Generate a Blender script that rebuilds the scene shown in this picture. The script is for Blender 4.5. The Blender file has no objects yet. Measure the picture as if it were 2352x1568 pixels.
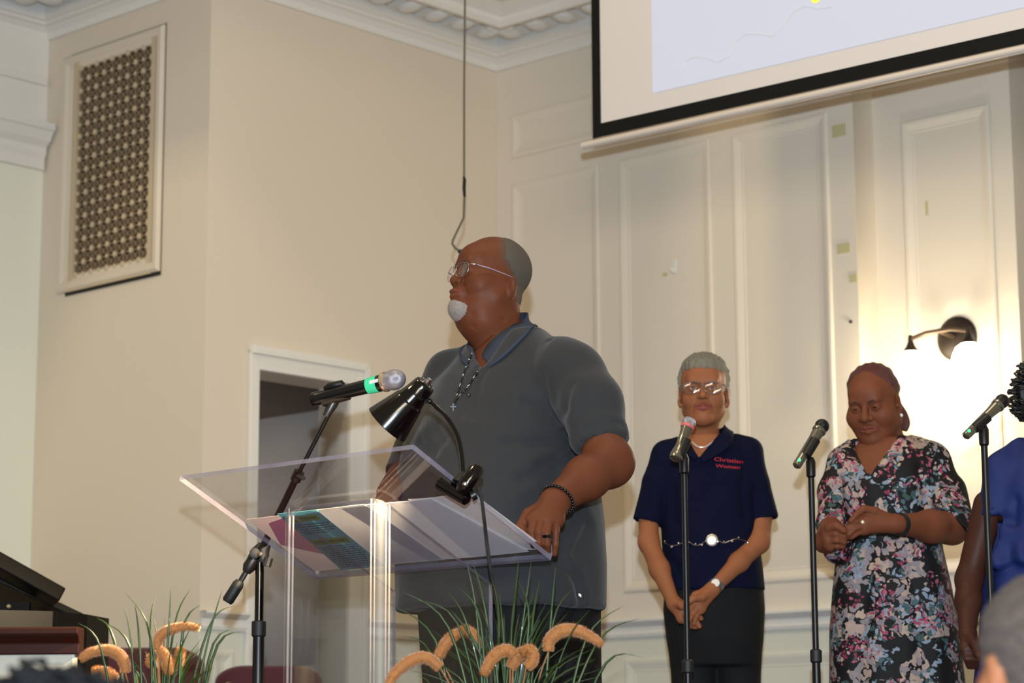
import bpy, math, random
import numpy as np
from mathutils import Vector, Matrix
from mathutils.bvhtree import BVHTree

# ---------------------------------------------------------------- camera, world, lights, exposure
F_PX, W_PX, H_PX = 5320.0, 2352, 1568
PITCH, ROLL = math.radians(10.29), math.radians(0.25)
CAM = Vector((0, 0, 0.5))
_r, _u, _f = Vector((1, 0, 0)), Vector((0, -math.sin(PITCH), math.cos(PITCH))), Vector((0, math.cos(PITCH), math.sin(PITCH)))
CU = _u * math.cos(ROLL) + _r * math.sin(ROLL)
CR = _r * math.cos(ROLL) - _u * math.sin(ROLL)
CF = _f
SC = bpy.context.scene
COL = SC.collection
cam_data = bpy.data.cameras.new('camera')
cam_data.sensor_width = 36.0
cam_data.lens = F_PX / W_PX * 36.0
cam_data.clip_start = 0.05
cam_data.dof.use_dof = True
cam_data.dof.focus_distance = 5.75
cam_data.dof.aperture_fstop = 4.0
cam_ob = bpy.data.objects.new('camera', cam_data)
COL.objects.link(cam_ob)
cam_ob.matrix_world = Matrix(((CR.x, CU.x, -CF.x, CAM.x), (CR.y, CU.y, -CF.y, CAM.y), (CR.z, CU.z, -CF.z, CAM.z), (0, 0, 0, 1)))
SC.camera = cam_ob
SC.view_settings.view_transform = 'Standard'
SC.view_settings.look = 'None'
SC.view_settings.exposure = 0.0
SC.view_settings.gamma = 1.0
SC.view_settings.use_curve_mapping = False
try:
    SC.cycles.use_denoising = True
    SC.cycles.max_bounces = 8
    SC.cycles.transparent_max_bounces = 24
    SC.cycles.sample_clamp_indirect = 6.0
    SC.cycles.caustics_reflective = False
    SC.cycles.caustics_refractive = False
except Exception:
    pass
world = bpy.data.worlds.new('world')
SC.world = world
world.use_nodes = True
world.node_tree.nodes['Background'].inputs[0].default_value = (1.0, 0.84, 0.58, 1)
world.node_tree.nodes['Background'].inputs[1].default_value = 0.36

def add_light(name, kind, loc, energy, color, size=0.1, rot=None, size_y=None, spot=None):
    d = bpy.data.lights.new(name, kind)
    d.energy = energy; d.color = color
    if kind == 'AREA':
        d.size = size
        if size_y: d.shape = 'RECTANGLE'; d.size_y = size_y
    else:
        d.shadow_soft_size = size
    if kind == 'SPOT' and spot:
        d.spot_size = spot; d.spot_blend = 0.6
    o = bpy.data.objects.new(name, d); COL.objects.link(o)
    o.location = loc
    if rot: o.rotation_euler = rot
    return o
# the photographer's flash, just above the lens
add_light('camera_flash', 'SPOT', (0.0, -0.03, 0.5 + 0.25), 1480, (0.62, 0.80, 1.0), 0.022, (math.radians(97), 0, 0), spot=math.radians(62))
# unseen frontal fill panel behind the camera, added for warm ambient light
add_light('warm_fill', 'AREA', (1.0, -5.0, 2.3), 395, (1.0, 0.84, 0.62), 3.5, (math.radians(93), 0, math.radians(4)), 1.6)
add_light('balcony_light', 'AREA', (-2.57, 4.55, 5.99), 85, (1.0, 0.80, 0.50), 0.5, (math.radians(40), 0, math.radians(-40)), 0.5)
add_light('overhead_fill', 'AREA', (0.6, 5.2, 4.4), 30, (1.0, 0.85, 0.62), 1.2, (0, 0, 0), 1.2)  # unseen overhead panel, part of the added ambient fill

# ---------------------------------------------------------------- pixel -> world helpers
def ray(px, py):
    return CR * ((px - W_PX / 2) / F_PX) + CU * ((H_PX / 2 - py) / F_PX) + CF
def at(px, py, Y):
    d = ray(px, py)
    return CAM + d * ((Y - CAM.y) / d.y)
def hit(px, py, p, n):
    d = ray(px, py)
    return CAM + d * ((Vector(p) - CAM).dot(n) / d.dot(n))
def proj(p):
    v = Vector(p) - CAM
    z = v.dot(CF)
    return (W_PX / 2 + v.dot(CR) / z * F_PX, H_PX / 2 - v.dot(CU) / z * F_PX)

# ---------------------------------------------------------------- object helpers
OFF = {}
def tag(o, label=None, cat=None, group=None, kind=None):
    if label: o['label'] = label
    if cat: o['category'] = cat
    if group: o['group'] = group
    if kind: o['kind'] = kind
    return o
def root(name, loc, label, cat, group=None):
    o = bpy.data.objects.new(name, None); COL.objects.link(o)
    o.empty_display_size = 0.05
    o.location = loc
    OFF[o.name] = Vector(loc)
    return tag(o, label, cat, group)

class MB:
    def __init__(s): s.v, s.f = [], []
    def add(s, vs, fs):
        b = len(s.v)
        s.v += [Vector(v) for v in vs]
        s.f += [tuple(i + b for i in f) for f in fs]
        return s
    def obox(s, o, a, b, c):
        o, a, b, c = Vector(o), Vector(a), Vector(b), Vector(c)
        vs = [o, o + a, o + a + b, o + b, o + c, o + a + c, o + a + b + c, o + b + c]
        fs = [(0, 3, 2, 1), (4, 5, 6, 7), (0, 1, 5, 4), (1, 2, 6, 5), (2, 3, 7, 6), (3, 0, 4, 7)]
        if a.cross(b).dot(c) < 0: fs = [f[::-1] for f in fs]
        return s.add(vs, fs)
    def cbox(s, c, a, b, d):
        c, a, b, d = Vector(c), Vector(a), Vector(b), Vector(d)
        return s.obox(c - a / 2 - b / 2 - d / 2, a, b, d)
    def box(s, x0, x1, y0, y1, z0, z1):
        return s.obox((x0, y0, z0), (x1 - x0, 0, 0), (0, y1 - y0, 0), (0, 0, z1 - z0))
    def tube(s, pts, rad, seg=12, caps=True, flat=1.0, up=None):
        pts = [Vector(p) for p in pts]
        if not hasattr(rad, '__len__'): rad = [rad] * len(pts)
        n = len(pts); vs = []; fs = []
        t0 = (pts[1] - pts[0]).normalized()
        ref = Vector(up) if up is not None else (Vector((0, 0, 1)) if abs(t0.z) < 0.9 else Vector((1, 0, 0)))
        x = t0.cross(ref).normalized()
        for i in range(n):
            if i == 0: t = pts[1] - pts[0]
            elif i == n - 1: t = pts[-1] - pts[-2]
            else: t = (pts[i] - pts[i - 1]).normalized() + (pts[i + 1] - pts[i]).normalized()
            t.normalize()
            x = (x - t * x.dot(t)).normalized()
            y = t.cross(x)
            for k in range(seg):
                a = 2 * math.pi * k / seg
                vs.append(pts[i] + (x * math.cos(a) + y * math.sin(a) * flat) * rad[i])
        for i in range(n - 1):
            for k in range(seg):
                k2 = (k + 1) % seg
                fs.append((i * seg + k, i * seg + k2, (i + 1) * seg + k2, (i + 1) * seg + k))
        if caps:
            fs.append(tuple(range(seg - 1, -1, -1)))
            fs.append(tuple((n - 1) * seg + k for k in range(seg)))
        return s.add(vs, fs)
    def lathe(s, o, axis, prof, seg=24, caps=True):
        o = Vector(o); ax = Vector(axis).normalized()
        pts = [o + ax * h for h, r in prof]
        ref = Vector((0, 0, 1)) if abs(ax.z) < 0.9 else Vector((1, 0, 0))
        x = ax.cross(ref).normalized(); y = ax.cross(x)
        vs, fs = [], []
        for p, (h, r) in zip(pts, prof):
            for k in range(seg):
                a = 2 * math.pi * k / seg
                vs.append(p + (x * math.cos(a) + y * math.sin(a)) * max(r, 1e-5))
        for i in range(len(prof) - 1):
            for k in range(seg):
                k2 = (k + 1) % seg
                fs.append((i * seg + k, i * seg + k2, (i + 1) * seg + k2, (i + 1) * seg + k))
        if caps:
            fs.append(tuple(range(seg - 1, -1, -1)))
            fs.append(tuple((len(prof) - 1) * seg + k for k in range(seg)))
        return s.add(vs, fs)
    def ball(s, c, r, seg=16, rings=10, sx=None):
        c = Vector(c)
        ax = sx if sx else (Vector((r, 0, 0)), Vector((0, r, 0)), Vector((0, 0, r)))
        vs = [c - ax[2]]
        for i in range(1, rings):
            p = math.pi * i / rings
            for k in range(seg):
                a = 2 * math.pi * k / seg
                vs.append(c + ax[0] * math.sin(p) * math.cos(a) + ax[1] * math.sin(p) * math.sin(a) - ax[2] * math.cos(p))
        vs.append(c + ax[2])
        fs = []
        for k in range(seg):
            fs.append((0, 1 + (k + 1) % seg, 1 + k))
            b = 1 + (rings - 2) * seg
            fs.append((len(vs) - 1, b + k, b + (k + 1) % seg))
        for i in range(rings - 2):
            for k in range(seg):
                k2 = (k + 1) % seg; a = 1 + i * seg
                fs.append((a + k, a + k2, a + seg + k2, a + seg + k))
        return s.add(vs, fs)
    def build(s, name, mats, parent=None, smooth=True, bevel=0, mi=None, bseg=2, sharp=35, subsurf=0):
        return mesh_obj(name, s.v, s.f, mats, parent, smooth, bevel, mi, bseg, sharp, subsurf)

def mesh_obj(name, vs, fs, mats, parent=None, smooth=True, bevel=0, mi=None, bseg=2, sharp=35, subsurf=0):
    if parent is not None:
        off = OFF[parent.name]
    else:
        a = np.array([tuple(v) for v in vs])
        off = Vector(((a[:, 0].min() + a[:, 0].max()) / 2, (a[:, 1].min() + a[:, 1].max()) / 2, a[:, 2].min()))
    me = bpy.data.meshes.new(name)
    va = np.array([tuple(v) for v in vs], dtype=np.float32) - np.array(tuple(off), dtype=np.float32)
    me.from_pydata(va.tolist(), [], fs if isinstance(fs, list) else fs.tolist())
    me.update()
    if not isinstance(mats, (list, tuple)): mats = [mats]
    for m in mats: me.materials.append(m)
    if mi is not None:
        me.polygons.foreach_set('material_index', mi)
    if smooth:
        me.polygons.foreach_set('use_smooth', [True] * len(me.polygons))
        if sharp and sharp < 180:
            try: me.set_sharp_from_angle(angle=math.radians(sharp))
            except Exception: pass
    o = bpy.data.objects.new(name, me); COL.objects.link(o)
    OFF[o.name] = off
    if parent is not None: o.parent = parent
    else: o.location = off
    if bevel:
        b = o.modifiers.new('bevel', 'BEVEL'); b.width = bevel; b.segments = bseg; b.limit_method = 'ANGLE'
    if subsurf:
        b = o.modifiers.new('sub', 'SUBSURF'); b.levels = b.render_levels = subsurf
    return o

# ---------------------------------------------------------------- materials
def lin(c):
    return tuple(((x / 255) / 12.92 if x / 255 <= 0.04045 else (((x / 255) + 0.055) / 1.055) ** 2.4) for x in c) + (1.0,)
def new_mat(name):
    m = bpy.data.materials.new(name); m.use_nodes = True
    nt = m.node_tree
    return m, nt, nt.nodes['Principled BSDF']
def setin(b, **k):
    for n, v in k.items():
        n = n.replace('_', ' ')
        if n in b.inputs: b.inputs[n].default_value = v
def noise_tex(nt, scale, detail=3, coord='Object', stretch=None, rough=0.5):
    tc = nt.nodes.new('ShaderNodeTexCoord')
    n = nt.nodes.new('ShaderNodeTexNoise'); n.inputs['Scale'].default_value = scale; n.inputs['Detail'].default_value = detail
    n.inputs['Roughness'].default_value = rough
    if stretch:
        mp = nt.nodes.new('ShaderNodeMapping'); mp.inputs['Scale'].default_value = stretch
        nt.links.new(tc.outputs[coord], mp.inputs['Vector']); nt.links.new(mp.outputs['Vector'], n.inputs['Vector'])
    else:
        nt.links.new(tc.outputs[coord], n.inputs['Vector'])
    return n
def mat(name, rgb, rough=0.6, metal=0.0, var=0.06, scale=8, bump=0.0, bscale=60, spec=0.5, stretch=None, coat=0.0, sheen=0.0, emit=None, estr=0.0, sub=0.0):
    m, nt, b = new_mat(name)
    c = lin(rgb)
    setin(b, Roughness=rough, Metallic=metal)
    b.inputs['Specular IOR Level'].default_value = spec
    b.inputs['Coat Weight'].default_value = coat
    b.inputs['Sheen Weight'].default_value = sheen
    n = noise_tex(nt, scale, 4, stretch=stretch)
    mx = nt.nodes.new('ShaderNodeMix'); mx.data_type = 'RGBA'
    mx.inputs[6].default_value = tuple(x * (1 - var) for x in c[:3]) + (1,)
    mx.inputs[7].default_value = tuple(min(1, x * (1 + var)) for x in c[:3]) + (1,)
    nt.links.new(n.outputs['Fac'], mx.inputs[0]); nt.links.new(mx.outputs[2], b.inputs['Base Color'])
    if bump:
        n2 = noise_tex(nt, bscale, 5, stretch=stretch)
        bp = nt.nodes.new('ShaderNodeBump'); bp.inputs['Strength'].default_value = bump; bp.inputs['Distance'].default_value = 0.01
        nt.links.new(n2.outputs['Fac'], bp.inputs['Height']); nt.links.new(bp.outputs['Normal'], b.inputs['Normal'])
    if emit:
        b.inputs['Emission Color'].default_value = lin(emit); b.inputs['Emission Strength'].default_value = estr
    if sub:
        b.inputs['Subsurface Weight'].default_value = sub
        b.inputs['Subsurface Radius'].default_value = (0.012, 0.004, 0.002)
    return m

M_WALL = mat('beige_paint', (206, 192, 172), 0.55, var=0.015, scale=1.5, bump=0.03, bscale=180)
M_WALL2 = mat('grey_beige_paint', (212, 200, 181), 0.5, var=0.015, scale=1.5, bump=0.03, bscale=180)
M_DADO = mat('cream_dado_paint', (205, 202, 184), 0.55, var=0.015, scale=1.5)
M_PILA = mat('pale_cream_paint', (214, 212, 194), 0.55, var=0.015, scale=1.5)
M_WHITE = mat('white_trim_paint', (212, 207, 197), 0.45, var=0.02, scale=3)
M_CEIL = mat('white_ceiling_paint', (212, 207, 198), 0.6, var=0.02, scale=3)
M_FLOOR = mat('red_carpet', (92, 36, 40), 0.95, var=0.2, scale=90, bump=0.3, bscale=300)
M_BLACK = mat('black_satin', (12, 12, 13), 0.4, var=0.1, spec=.35)
M_GLOSS = mat('black_gloss', (4, 4, 5), 0.15, var=0.1, spec=.5)
M_RUBBER = mat('black_rubber', (14, 14, 14), 0.6, var=0.1)
M_CHROME = mat('chrome', (200, 200, 205), 0.12, 1.0, var=0.03)
M_SILVER = mat('silver_mesh', (175, 175, 185), 0.35, 0.9, var=0.15, scale=400, bump=0.5, bscale=900)
M_BRONZE = mat('dark_bronze', (40, 31, 25), 0.45, 0.4, var=0.1)
# ---------------------------------------------------------------- the room
AZ = math.radians(47.3)
E1 = Vector((math.sin(AZ), -math.cos(AZ), 0))      # along the back wall, towards the right and the camera
E2 = Vector((-math.cos(AZ), -math.sin(AZ), 0))     # along the side wall, towards the left and the camera
EZ = Vector((0, 0, 1))
CORN = at(1140, 160, 9.2); ZC = CORN.z; CORN.z = 0
def R(u, v, z=0.0): return CORN + E1 * u + E2 * v + EZ * z
def uv(p):
    d = Vector(p) - CORN
    return d.dot(E1), d.dot(E2), p[2]
def on_back(px, py, v=0.0): return uv(hit(px, py, R(0, v), E2))
def on_side(px, py, u=0.0): return uv(hit(px, py, R(u, 0), E1))
ZTOP = ZC + 0.35
U1 = on_back(1966, 500)[0]
V1 = on_side(472, 700)[1]
UL = uv(hit(100, 400, R(0, V1), E2))[0]            # concave corner on the transept wall
STEP = 0.13
U2 = on_back(2327, 400, -STEP)[0]
UEND = U2 + 2.2
VEND = V1 + 2.6
T = 0.12
RAILZ = (on_back(1790, 1446)[2], on_back(1790, 1404)[2])
def wall(name, p0, p1, z0, z1, nrm, m, thick=T):
    """wall slab whose visible face runs p0 -> p1 (uv) with inward normal nrm (uv)"""
    a, b = R(*p0), R(*p1)
    n = (E1 * nrm[0] + E2 * nrm[1])
    mb = MB().obox(a + EZ * z0, b - a, -n * thick, EZ * (z1 - z0))
    return tag(mb.build(name, m, smooth=False), kind='structure')
ZD = (RAILZ[0] + RAILZ[1]) / 2
def walls(name, p0, p1, nrm, m=M_WALL):
    mb = MB(); a, b = R(*p0), R(*p1); n = (E1 * nrm[0] + E2 * nrm[1])
    mb.obox(a, b - a, -n * T, EZ * ZD)
    mb.obox(a + EZ * ZD, b - a, -n * T, EZ * (ZTOP - ZD))
    return tag(mb.build(name, [m, M_DADO], smooth=False, mi=[1] * 6 + [0] * 6), kind='structure')
walls('wall_back', (-T, 0), (U1, 0), (0, 1), M_WALL2)
wall('wall_back_return', (U1, -STEP - T), (U1, -.0006), 0, ZTOP, (1, 0), M_WALL2)
walls('wall_back_recess', (U1, -STEP), (U2, -STEP), (0, 1), M_WALL2)
wall('wall_back_return', (U2, -2 * STEP - T), (U2, -STEP-.0006), 0, ZTOP, (1, 0), M_WALL2)
walls('wall_back_end', (U2, -2 * STEP), (UEND, -2 * STEP), (0, 1), M_WALL2)
# side wall with the doorway
dA = on_side(590, 850)          # near (left) top corner of the opening
dB = on_side(800, 885)          # far (right) side
VD1, VD0, ZDOOR = dA[1], dB[1], dA[2]
DT = 0.16
def side_piece(v0, v1, z0, z1, i):
    mb = MB()
    if z0 < ZD < z1:
        mb.obox(R(0, v0, z0), E2 * (v1 - v0), -E1 * DT, EZ * (ZD - z0))
        mb.obox(R(0, v0, ZD), E2 * (v1 - v0), -E1 * DT, EZ * (z1 - ZD))
        o = mb.build('wall_side', [M_WALL, M_DADO], smooth=False, mi=[1] * 6 + [0] * 6)
    else:
        mb.obox(R(0, v0, z0), E2 * (v1 - v0), -E1 * DT, EZ * (z1 - z0))
        o = mb.build('wall_side', M_WALL, smooth=False)
    tag(o, kind='structure')
side_piece(0, VD0, 0, ZTOP, 0)
side_piece(VD0, VD1, ZDOOR, ZTOP, 1)
side_piece(VD1, V1, 0, ZTOP, 2)
# doorway casing
W = 0.075
cs = MB()
for v0, v1, z0, z1 in ((VD1, VD1 + W * .55, 0, ZDOOR + W), (VD0 - W, VD0, 0, ZDOOR + W), (VD0, VD1, ZDOOR, ZDOOR + W)):
    cs.obox(R(0, v0, z0), E2 * (v1 - v0), E1 * 0.018, EZ * (z1 - z0))
for v0, v1, z0, z1 in ((VD0 - W - .012, VD0 - W + .014, 0, ZDOOR + W), (VD0 - W, VD1 + W * .55, ZDOOR + W - .02, ZDOOR + W + .012)):
    cs.obox(R(0, v0, z0), E2 * (v1 - v0), E1 * 0.032, EZ * (z1 - z0))
cs.obox(R(0, VD0, 0), E2 * -0.012, -E1 * DT, EZ * ZDOOR)
tag(cs.build('door_1', M_WHITE, smooth=False, bevel=0.003), kind='structure')
# hallway behind the doorway
HALLZ = ZDOOR + 0.02
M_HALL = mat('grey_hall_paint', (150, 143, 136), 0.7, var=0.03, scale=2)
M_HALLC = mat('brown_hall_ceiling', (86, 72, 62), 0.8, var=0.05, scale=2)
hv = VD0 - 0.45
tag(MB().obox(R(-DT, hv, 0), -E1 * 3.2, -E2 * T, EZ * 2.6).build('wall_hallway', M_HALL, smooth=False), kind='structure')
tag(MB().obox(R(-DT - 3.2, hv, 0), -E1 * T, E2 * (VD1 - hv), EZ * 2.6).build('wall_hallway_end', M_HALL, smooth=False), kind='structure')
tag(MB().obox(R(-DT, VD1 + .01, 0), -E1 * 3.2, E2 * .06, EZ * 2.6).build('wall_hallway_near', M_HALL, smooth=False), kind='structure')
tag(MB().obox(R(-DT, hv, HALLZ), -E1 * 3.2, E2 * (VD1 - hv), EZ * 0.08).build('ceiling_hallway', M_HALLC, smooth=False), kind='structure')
add_light('hallway_fill', 'POINT', R(-1.2, hv + .35, 1.4), 5, (1.0, .9, .78), .15)  # unseen lamp added to lift the dark hallway
# transept wall with the grille and the pilaster wall at the far left
wall('wall_transept', (UL - T, V1), (-DT - .0005, V1), 0, ZTOP, (0, 1), M_WALL)
wall('wall_left', (UL, V1 + .0006), (UL, VEND), 0, ZTOP, (1, 0), M_PILA)
# floors, ceiling
fl = MB().obox(R(-4, -1, -0.1), E1 * (UEND + 5), E2 * 4.6, EZ * 0.1)
tag(fl.build('floor', M_FLOOR, smooth=False), kind='structure')
fl = MB().obox(R(-4, 3.6, -1.0), E1 * (UEND + 5), E2 * 9, EZ * 0.1)
tag(fl.build('floor_hall', M_FLOOR, smooth=False), kind='structure')
fl = MB().obox(R(-4, 3.6, -1.0), E1 * (UEND + 5), -E2 * 0.05, EZ * 1.0)
tag(fl.build('floor_step_riser', mat('white_stage_riser', (205, 200, 188), 0.5), smooth=False), kind='structure')

def sweep(path, prof, m, name, closed_end=True):
    """profile (offset inwards, z) swept along a plan path in uv; inward normal = direction rotated so that it points into the room"""
    n = len(path); segs = []
    for i in range(n - 1):
        d = Vector((path[i + 1][0] - path[i][0], path[i + 1][1] - path[i][1])).normalized()
        segs.append(Vector((-d.y, d.x)))       # left of the walking direction
    vs = []
    for i in range(n):
        if i == 0: m1 = segs[0]
        elif i == n - 1: m1 = segs[-1]
        else:
            a, b = segs[i - 1], segs[i]
            m1 = (a + b) / (1 + a.dot(b))
        for off, z in prof:
            vs.append(R(path[i][0] + m1.x * off, path[i][1] + m1.y * off, z))
    k = len(prof); fs = []
    for i in range(n - 1):
        for j in range(k - 1):
            fs.append((i * k + j, (i + 1) * k + j, (i + 1) * k + j + 1, i * k + j + 1))
    return mesh_obj(name, vs, fs, m, smooth=False)
PATH = [(UL, VEND), (UL, V1), (0, V1), (0, 0), (UEND, 0)]
prof = [(0.0, ZC - .012), (.012, ZC - .012), (.018, ZC + .002), (.020, ZC + .012), (.040, ZC + .028), (.055, ZC + .034), (.055, ZC + .042), (.070, ZC + .048), (.070, ZC + .11),
        (.300, ZC + .11), (.300, ZC + .035), (.318, ZC + .035), (.335, ZC + .052), (.335, ZC + .07), (.40, ZC + .10), (.43, ZC + .10), (.43, ZC + .13), (.50, ZC + .15), (.54, ZC + .18), (.62, ZC + .18), (.62, ZC + .24)]
tag(sweep(PATH, prof, M_WHITE, 'trim_cornice'), kind='structure')
# ceiling
# (the stage ceiling is a tray: a stepped soffit band round the walls, the middle rising to the high ceiling)
ce = MB()
tag(sweep(PATH, [(.60, ZC + .235), (.95, ZC + .235), (.95, ZC + .50), (1.1, ZC + .50), (1.1, 7.5)], M_CEIL, 'ceiling_soffit'), kind='structure')
ce.obox(R(UL - .2, -.2, 7.5), E1 * (UEND + 1.4 - UL), E2 * (VEND + 6), EZ * 0.1)
tag(ce.build('ceiling', M_CEIL, smooth=False), kind='structure')
# modillion blocks and coffers under the cornice
mo = MB()
def modillion(cu, cv, du, dv):
    """block at wall point (cu,cv); (du,dv) = inward normal"""
    n = E1 * du + E2 * dv; t = Vector((-n.y, n.x, 0))
    p = R(cu, cv, 0)
    c = p + n * .150 + EZ * (ZC + .082)
    mo.ball(c, 1, 10, 8, (t * .042, n * .064, EZ * .026))
    mo.cbox(p + n * .150 + EZ * (ZC + .095), t * .098, n * .15, EZ * .03)
    q = p + n * .262 + t * .004
    mo.ball(q + EZ * (ZC + .085), 1, 8, 6, (t * .026, n * .024, EZ * .030))
sp = 0.1475
for i in range(int(V1 / sp) - 1): modillion(0, .21 + i * sp, 1, 0)
for i in range(int(UEND / sp) - 1): modillion(.21 + i * sp, 0, 0, 1)
for i in range(int(-UL / sp) + 2): modillion(UL + .21 + i * sp, V1, 0, 1)
for i in range(int((VEND - V1) / sp) - 2): modillion(UL, V1 + .21 + i * sp, 1, 0)
tag(mo.build('trim_cornice_blocks', M_WHITE, sharp=60), kind='structure')
# chair rail
rail = [(0, RAILZ[0]), (.012, RAILZ[0]), (.016, RAILZ[0] + .012), (.012, RAILZ[0] + .02), (.012, RAILZ[1] - .026), (.022, RAILZ[1] - .02), (.036, RAILZ[1] - .008), (.036, RAILZ[1]), (0, RAILZ[1])]
tag(sweep([(0, VD0 - W - .012), (0, 0), (U1, 0)], rail, M_WHITE, 'trim_rail'), kind='structure')
tag(sweep([(0, V1), (0, VD1 + W * .55)], rail, M_WHITE, 'trim_rail'), kind='structure')
tag(sweep([(U1, -STEP), (U2, -STEP)], rail, M_WHITE, 'trim_rail'), kind='structure')
tag(sweep([(U2, -2 * STEP), (UEND, -2 * STEP)], rail, M_WHITE, 'trim_rail'), kind='structure')
# baseboards
bb = [(0, .14), (.01, .14), (.018, .12), (.018, 0)]
tag(sweep([(0, VD0 - W - .012), (0, 0), (U1, 0)], bb, M_WHITE, 'baseboard_back'), kind='structure')

def frame_molding(name, o, ax, ay, n, x0, x1, y0, y1, prof, m, parent=None):
    """closed rectangular moulding; prof = (inset from the outer edge, height off the wall)"""
    vs, fs = [], []
    for ins, h in prof:
        for X, Y in ((x0 + ins, y0 + ins), (x1 - ins, y0 + ins), (x1 - ins, y1 - ins), (x0 + ins, y1 - ins)):
            vs.append(o + ax * X + ay * Y + n * h)
    for i in range(len(prof) - 1):
        for k in range(4):
            k2 = (k + 1) % 4
            fs.append((i * 4 + k, i * 4 + k2, (i + 1) * 4 + k2, (i + 1) * 4 + k))
    return mesh_obj(name, vs, fs, m, parent, smooth=False)
PM = [(0, 0), (0, .006), (.006, .009), (.016, .0085), (.040, .0015), (.048, .0015), (.050, 0)]
def panel(u0, u1, z0, z1, v=0.0, m=M_WALL2):
    tag(frame_molding('trim_panel', R(0, v), E1, EZ, E2, u0, u1, z0, z1, PM, m), kind='structure')
zt = on_back(1180, 424)[2]; zb = on_back(1440, 1360)[2]
zu1 = on_back(1180, 265)[2]; zu0 = on_back(1180, 364)[2]
cols = [(on_back(1178, 600)[0], on_back(1378, 600)[0]), (on_back(1425, 600)[0], on_back(1637, 600)[0]), (on_back(1688, 600)[0], on_back(1910, 600)[0])]
for a, b in cols:
    panel(a, b, zb, zt); panel(a, b, zu0, zu1)
    panel(a, b, .2, RAILZ[0] - .08, m=M_DADO)
c2 = (on_back(2078, 500, -STEP)[0], on_back(2283, 500, -STEP)[0])
zt2 = on_back(2078, 280, -STEP)[2]
panel(c2[0], c2[1], zb, zt2, -STEP); panel(c2[0], c2[1], .2, RAILZ[0] - .08, -STEP, M_DADO)
panel(U2 + .2, U2 + .75, zb, zt2, -2 * STEP); panel(U2 + .95, U2 + 1.5, zb, zt2, -2 * STEP)
def spanel(v0, v1, z0, z1):
    tag(frame_molding('trim_panel', R(0, 0), E2, EZ, E1, v0, v1, z0, z1, PM, M_DADO), kind='structure')
spanel(VD1 + .09, V1 - .06, .2, RAILZ[0] - .07)
spanel(.1, VD0 - .2, .2, RAILZ[0] - .07)

# pilaster capital on the far left wall
cz0 = uv(hit(60, 385, R(UL, 0), E1))[2]; cz1 = uv(hit(60, 285, R(UL, 0), E1))[2]
hz = cz1 - cz0
cp = [(0, cz0), (.02, cz0), (.02, cz0 + .25 * hz), (.03, cz0 + .35 * hz), (.03, cz0 + .5 * hz), (.055, cz0 + .62 * hz), (.075, cz0 + .82 * hz), (.085, cz0 + .85 * hz), (.085, cz1), (0.012, cz1)]
tag(sweep([(UL, VEND), (UL, V1 + .012)], cp, M_WHITE, 'trim_capital'), kind='structure')
ez = uv(hit(60, 190, R(UL, 0), E1))[2]
tag(MB().obox(R(UL, V1 + .001, cz1), E2 * (VEND - V1), E1 * .012, EZ * (ZC - cz1)).build('trim_frieze', M_WHITE, smooth=False), kind='structure')
tag(MB().obox(R(UL, V1 + .012, ez), E2 * (VEND - V1), E1 * .026, EZ * .03).build('trim_frieze_band', M_WHITE, smooth=False, bevel=.004), kind='structure')

# ---- decorative grille on the transept wall
def tw(px, py, off=0.0): return uv(hit(px, py, R(0, V1 + off), E2))
g0 = tw(148, 665); g1 = tw(374, 80); gi0 = tw(181, 628); gi1 = tw(352, 108)
X0, X1, Z0, Z1 = tw(143, 400)[0], tw(375, 400)[0], tw(250, 650)[2], tw(250, 102)[2]
x0, x1 = tw(181, 400)[0], tw(352, 400)[0]
z0, z1 = tw(265, 619)[2], tw(265, 128)[2]
GR = root('wall_grille', R((X0 + X1) / 2, V1, Z0), 'tall beige framed grille with star lattice, high on the left wall', 'grille')
o = frame_molding('frame', R(0, V1), E1, EZ, E2, X0, X1, Z0, Z1, [(0, 0), (0, .012), (.010, .020), (.03, .019), (.044, .012), (.058, .010), (.066, .004), (.07, .002)], mat('beige_frame_paint', (202, 188, 168), .5, var=.02), GR)
M_LAT = mat('beige_lattice', (184, 164, 134), .55, var=.05)
M_LATB = mat('brown_lattice', (120, 100, 74), .6, var=.08)
MB().obox(R(x0 - .06, V1 + .001, z0 - .06), E1 * (x1 - x0 + .12), E2 * .003, EZ * (z1 - z0 + .12)).build('backing', mat('dark_duct', (40, 34, 26), .9), GR, smooth=False)
frame_molding('border', R(0, V1), E1, EZ, E2, x0 - .03, x1 + .02, z0 - .05, z1 + .045, [(0, .016), (.028, .016), (.028, .004)], M_LAT, GR)
nc, nr = 10, 19
dx, dz = (x1 - x0) / (nc - .5), (z1 - z0) / (nr - .5)
la = MB(); lb = MB()
for i in range(nc):
    for j in range(nr):
        cx, cz = x0 + (i + .25) * dx, z0 + (j + .25) * dz
        big = (i + j) % 2 == 0
        r = .0125 if big else .0085
        la.lathe(R(cx, V1 + .004, cz), E2, [(0, r * .9), (.010, r * .9), (.012, r * .5)], 8 if big else 6)
        if i < nc - 1:
            lb.obox(R(cx, V1 + .004, cz - .003), E1 * dx, E2 * .006, EZ * .006)
        if j < nr - 1:
            lb.obox(R(cx - .003, V1 + .004, cz), E1 * .006, E2 * .006, EZ * dz)
        if i < nc - 1 and j < nr - 1:
            for s in (1, -1):
                a = R(cx, V1 + .005, cz if s > 0 else cz + dz); b = R(cx + dx, V1 + .005, cz + dz if s > 0 else cz)
                d = (b - a); q = d.cross(E2).normalized()
                lb.obox(a - q * .0022, d, q * .0044, E2 * .004)
        c = R(cx + dx / 2, V1 + .004, cz + dz / 2)
        if i < nc - 1 and j < nr - 1:
            lb.lathe(c, E2, [(0, .008), (.007, .008)], 4)
la.build('lattice_studs', M_LAT, GR, smooth=False)
lb.build('lattice', M_LATB, GR, smooth=False)

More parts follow.
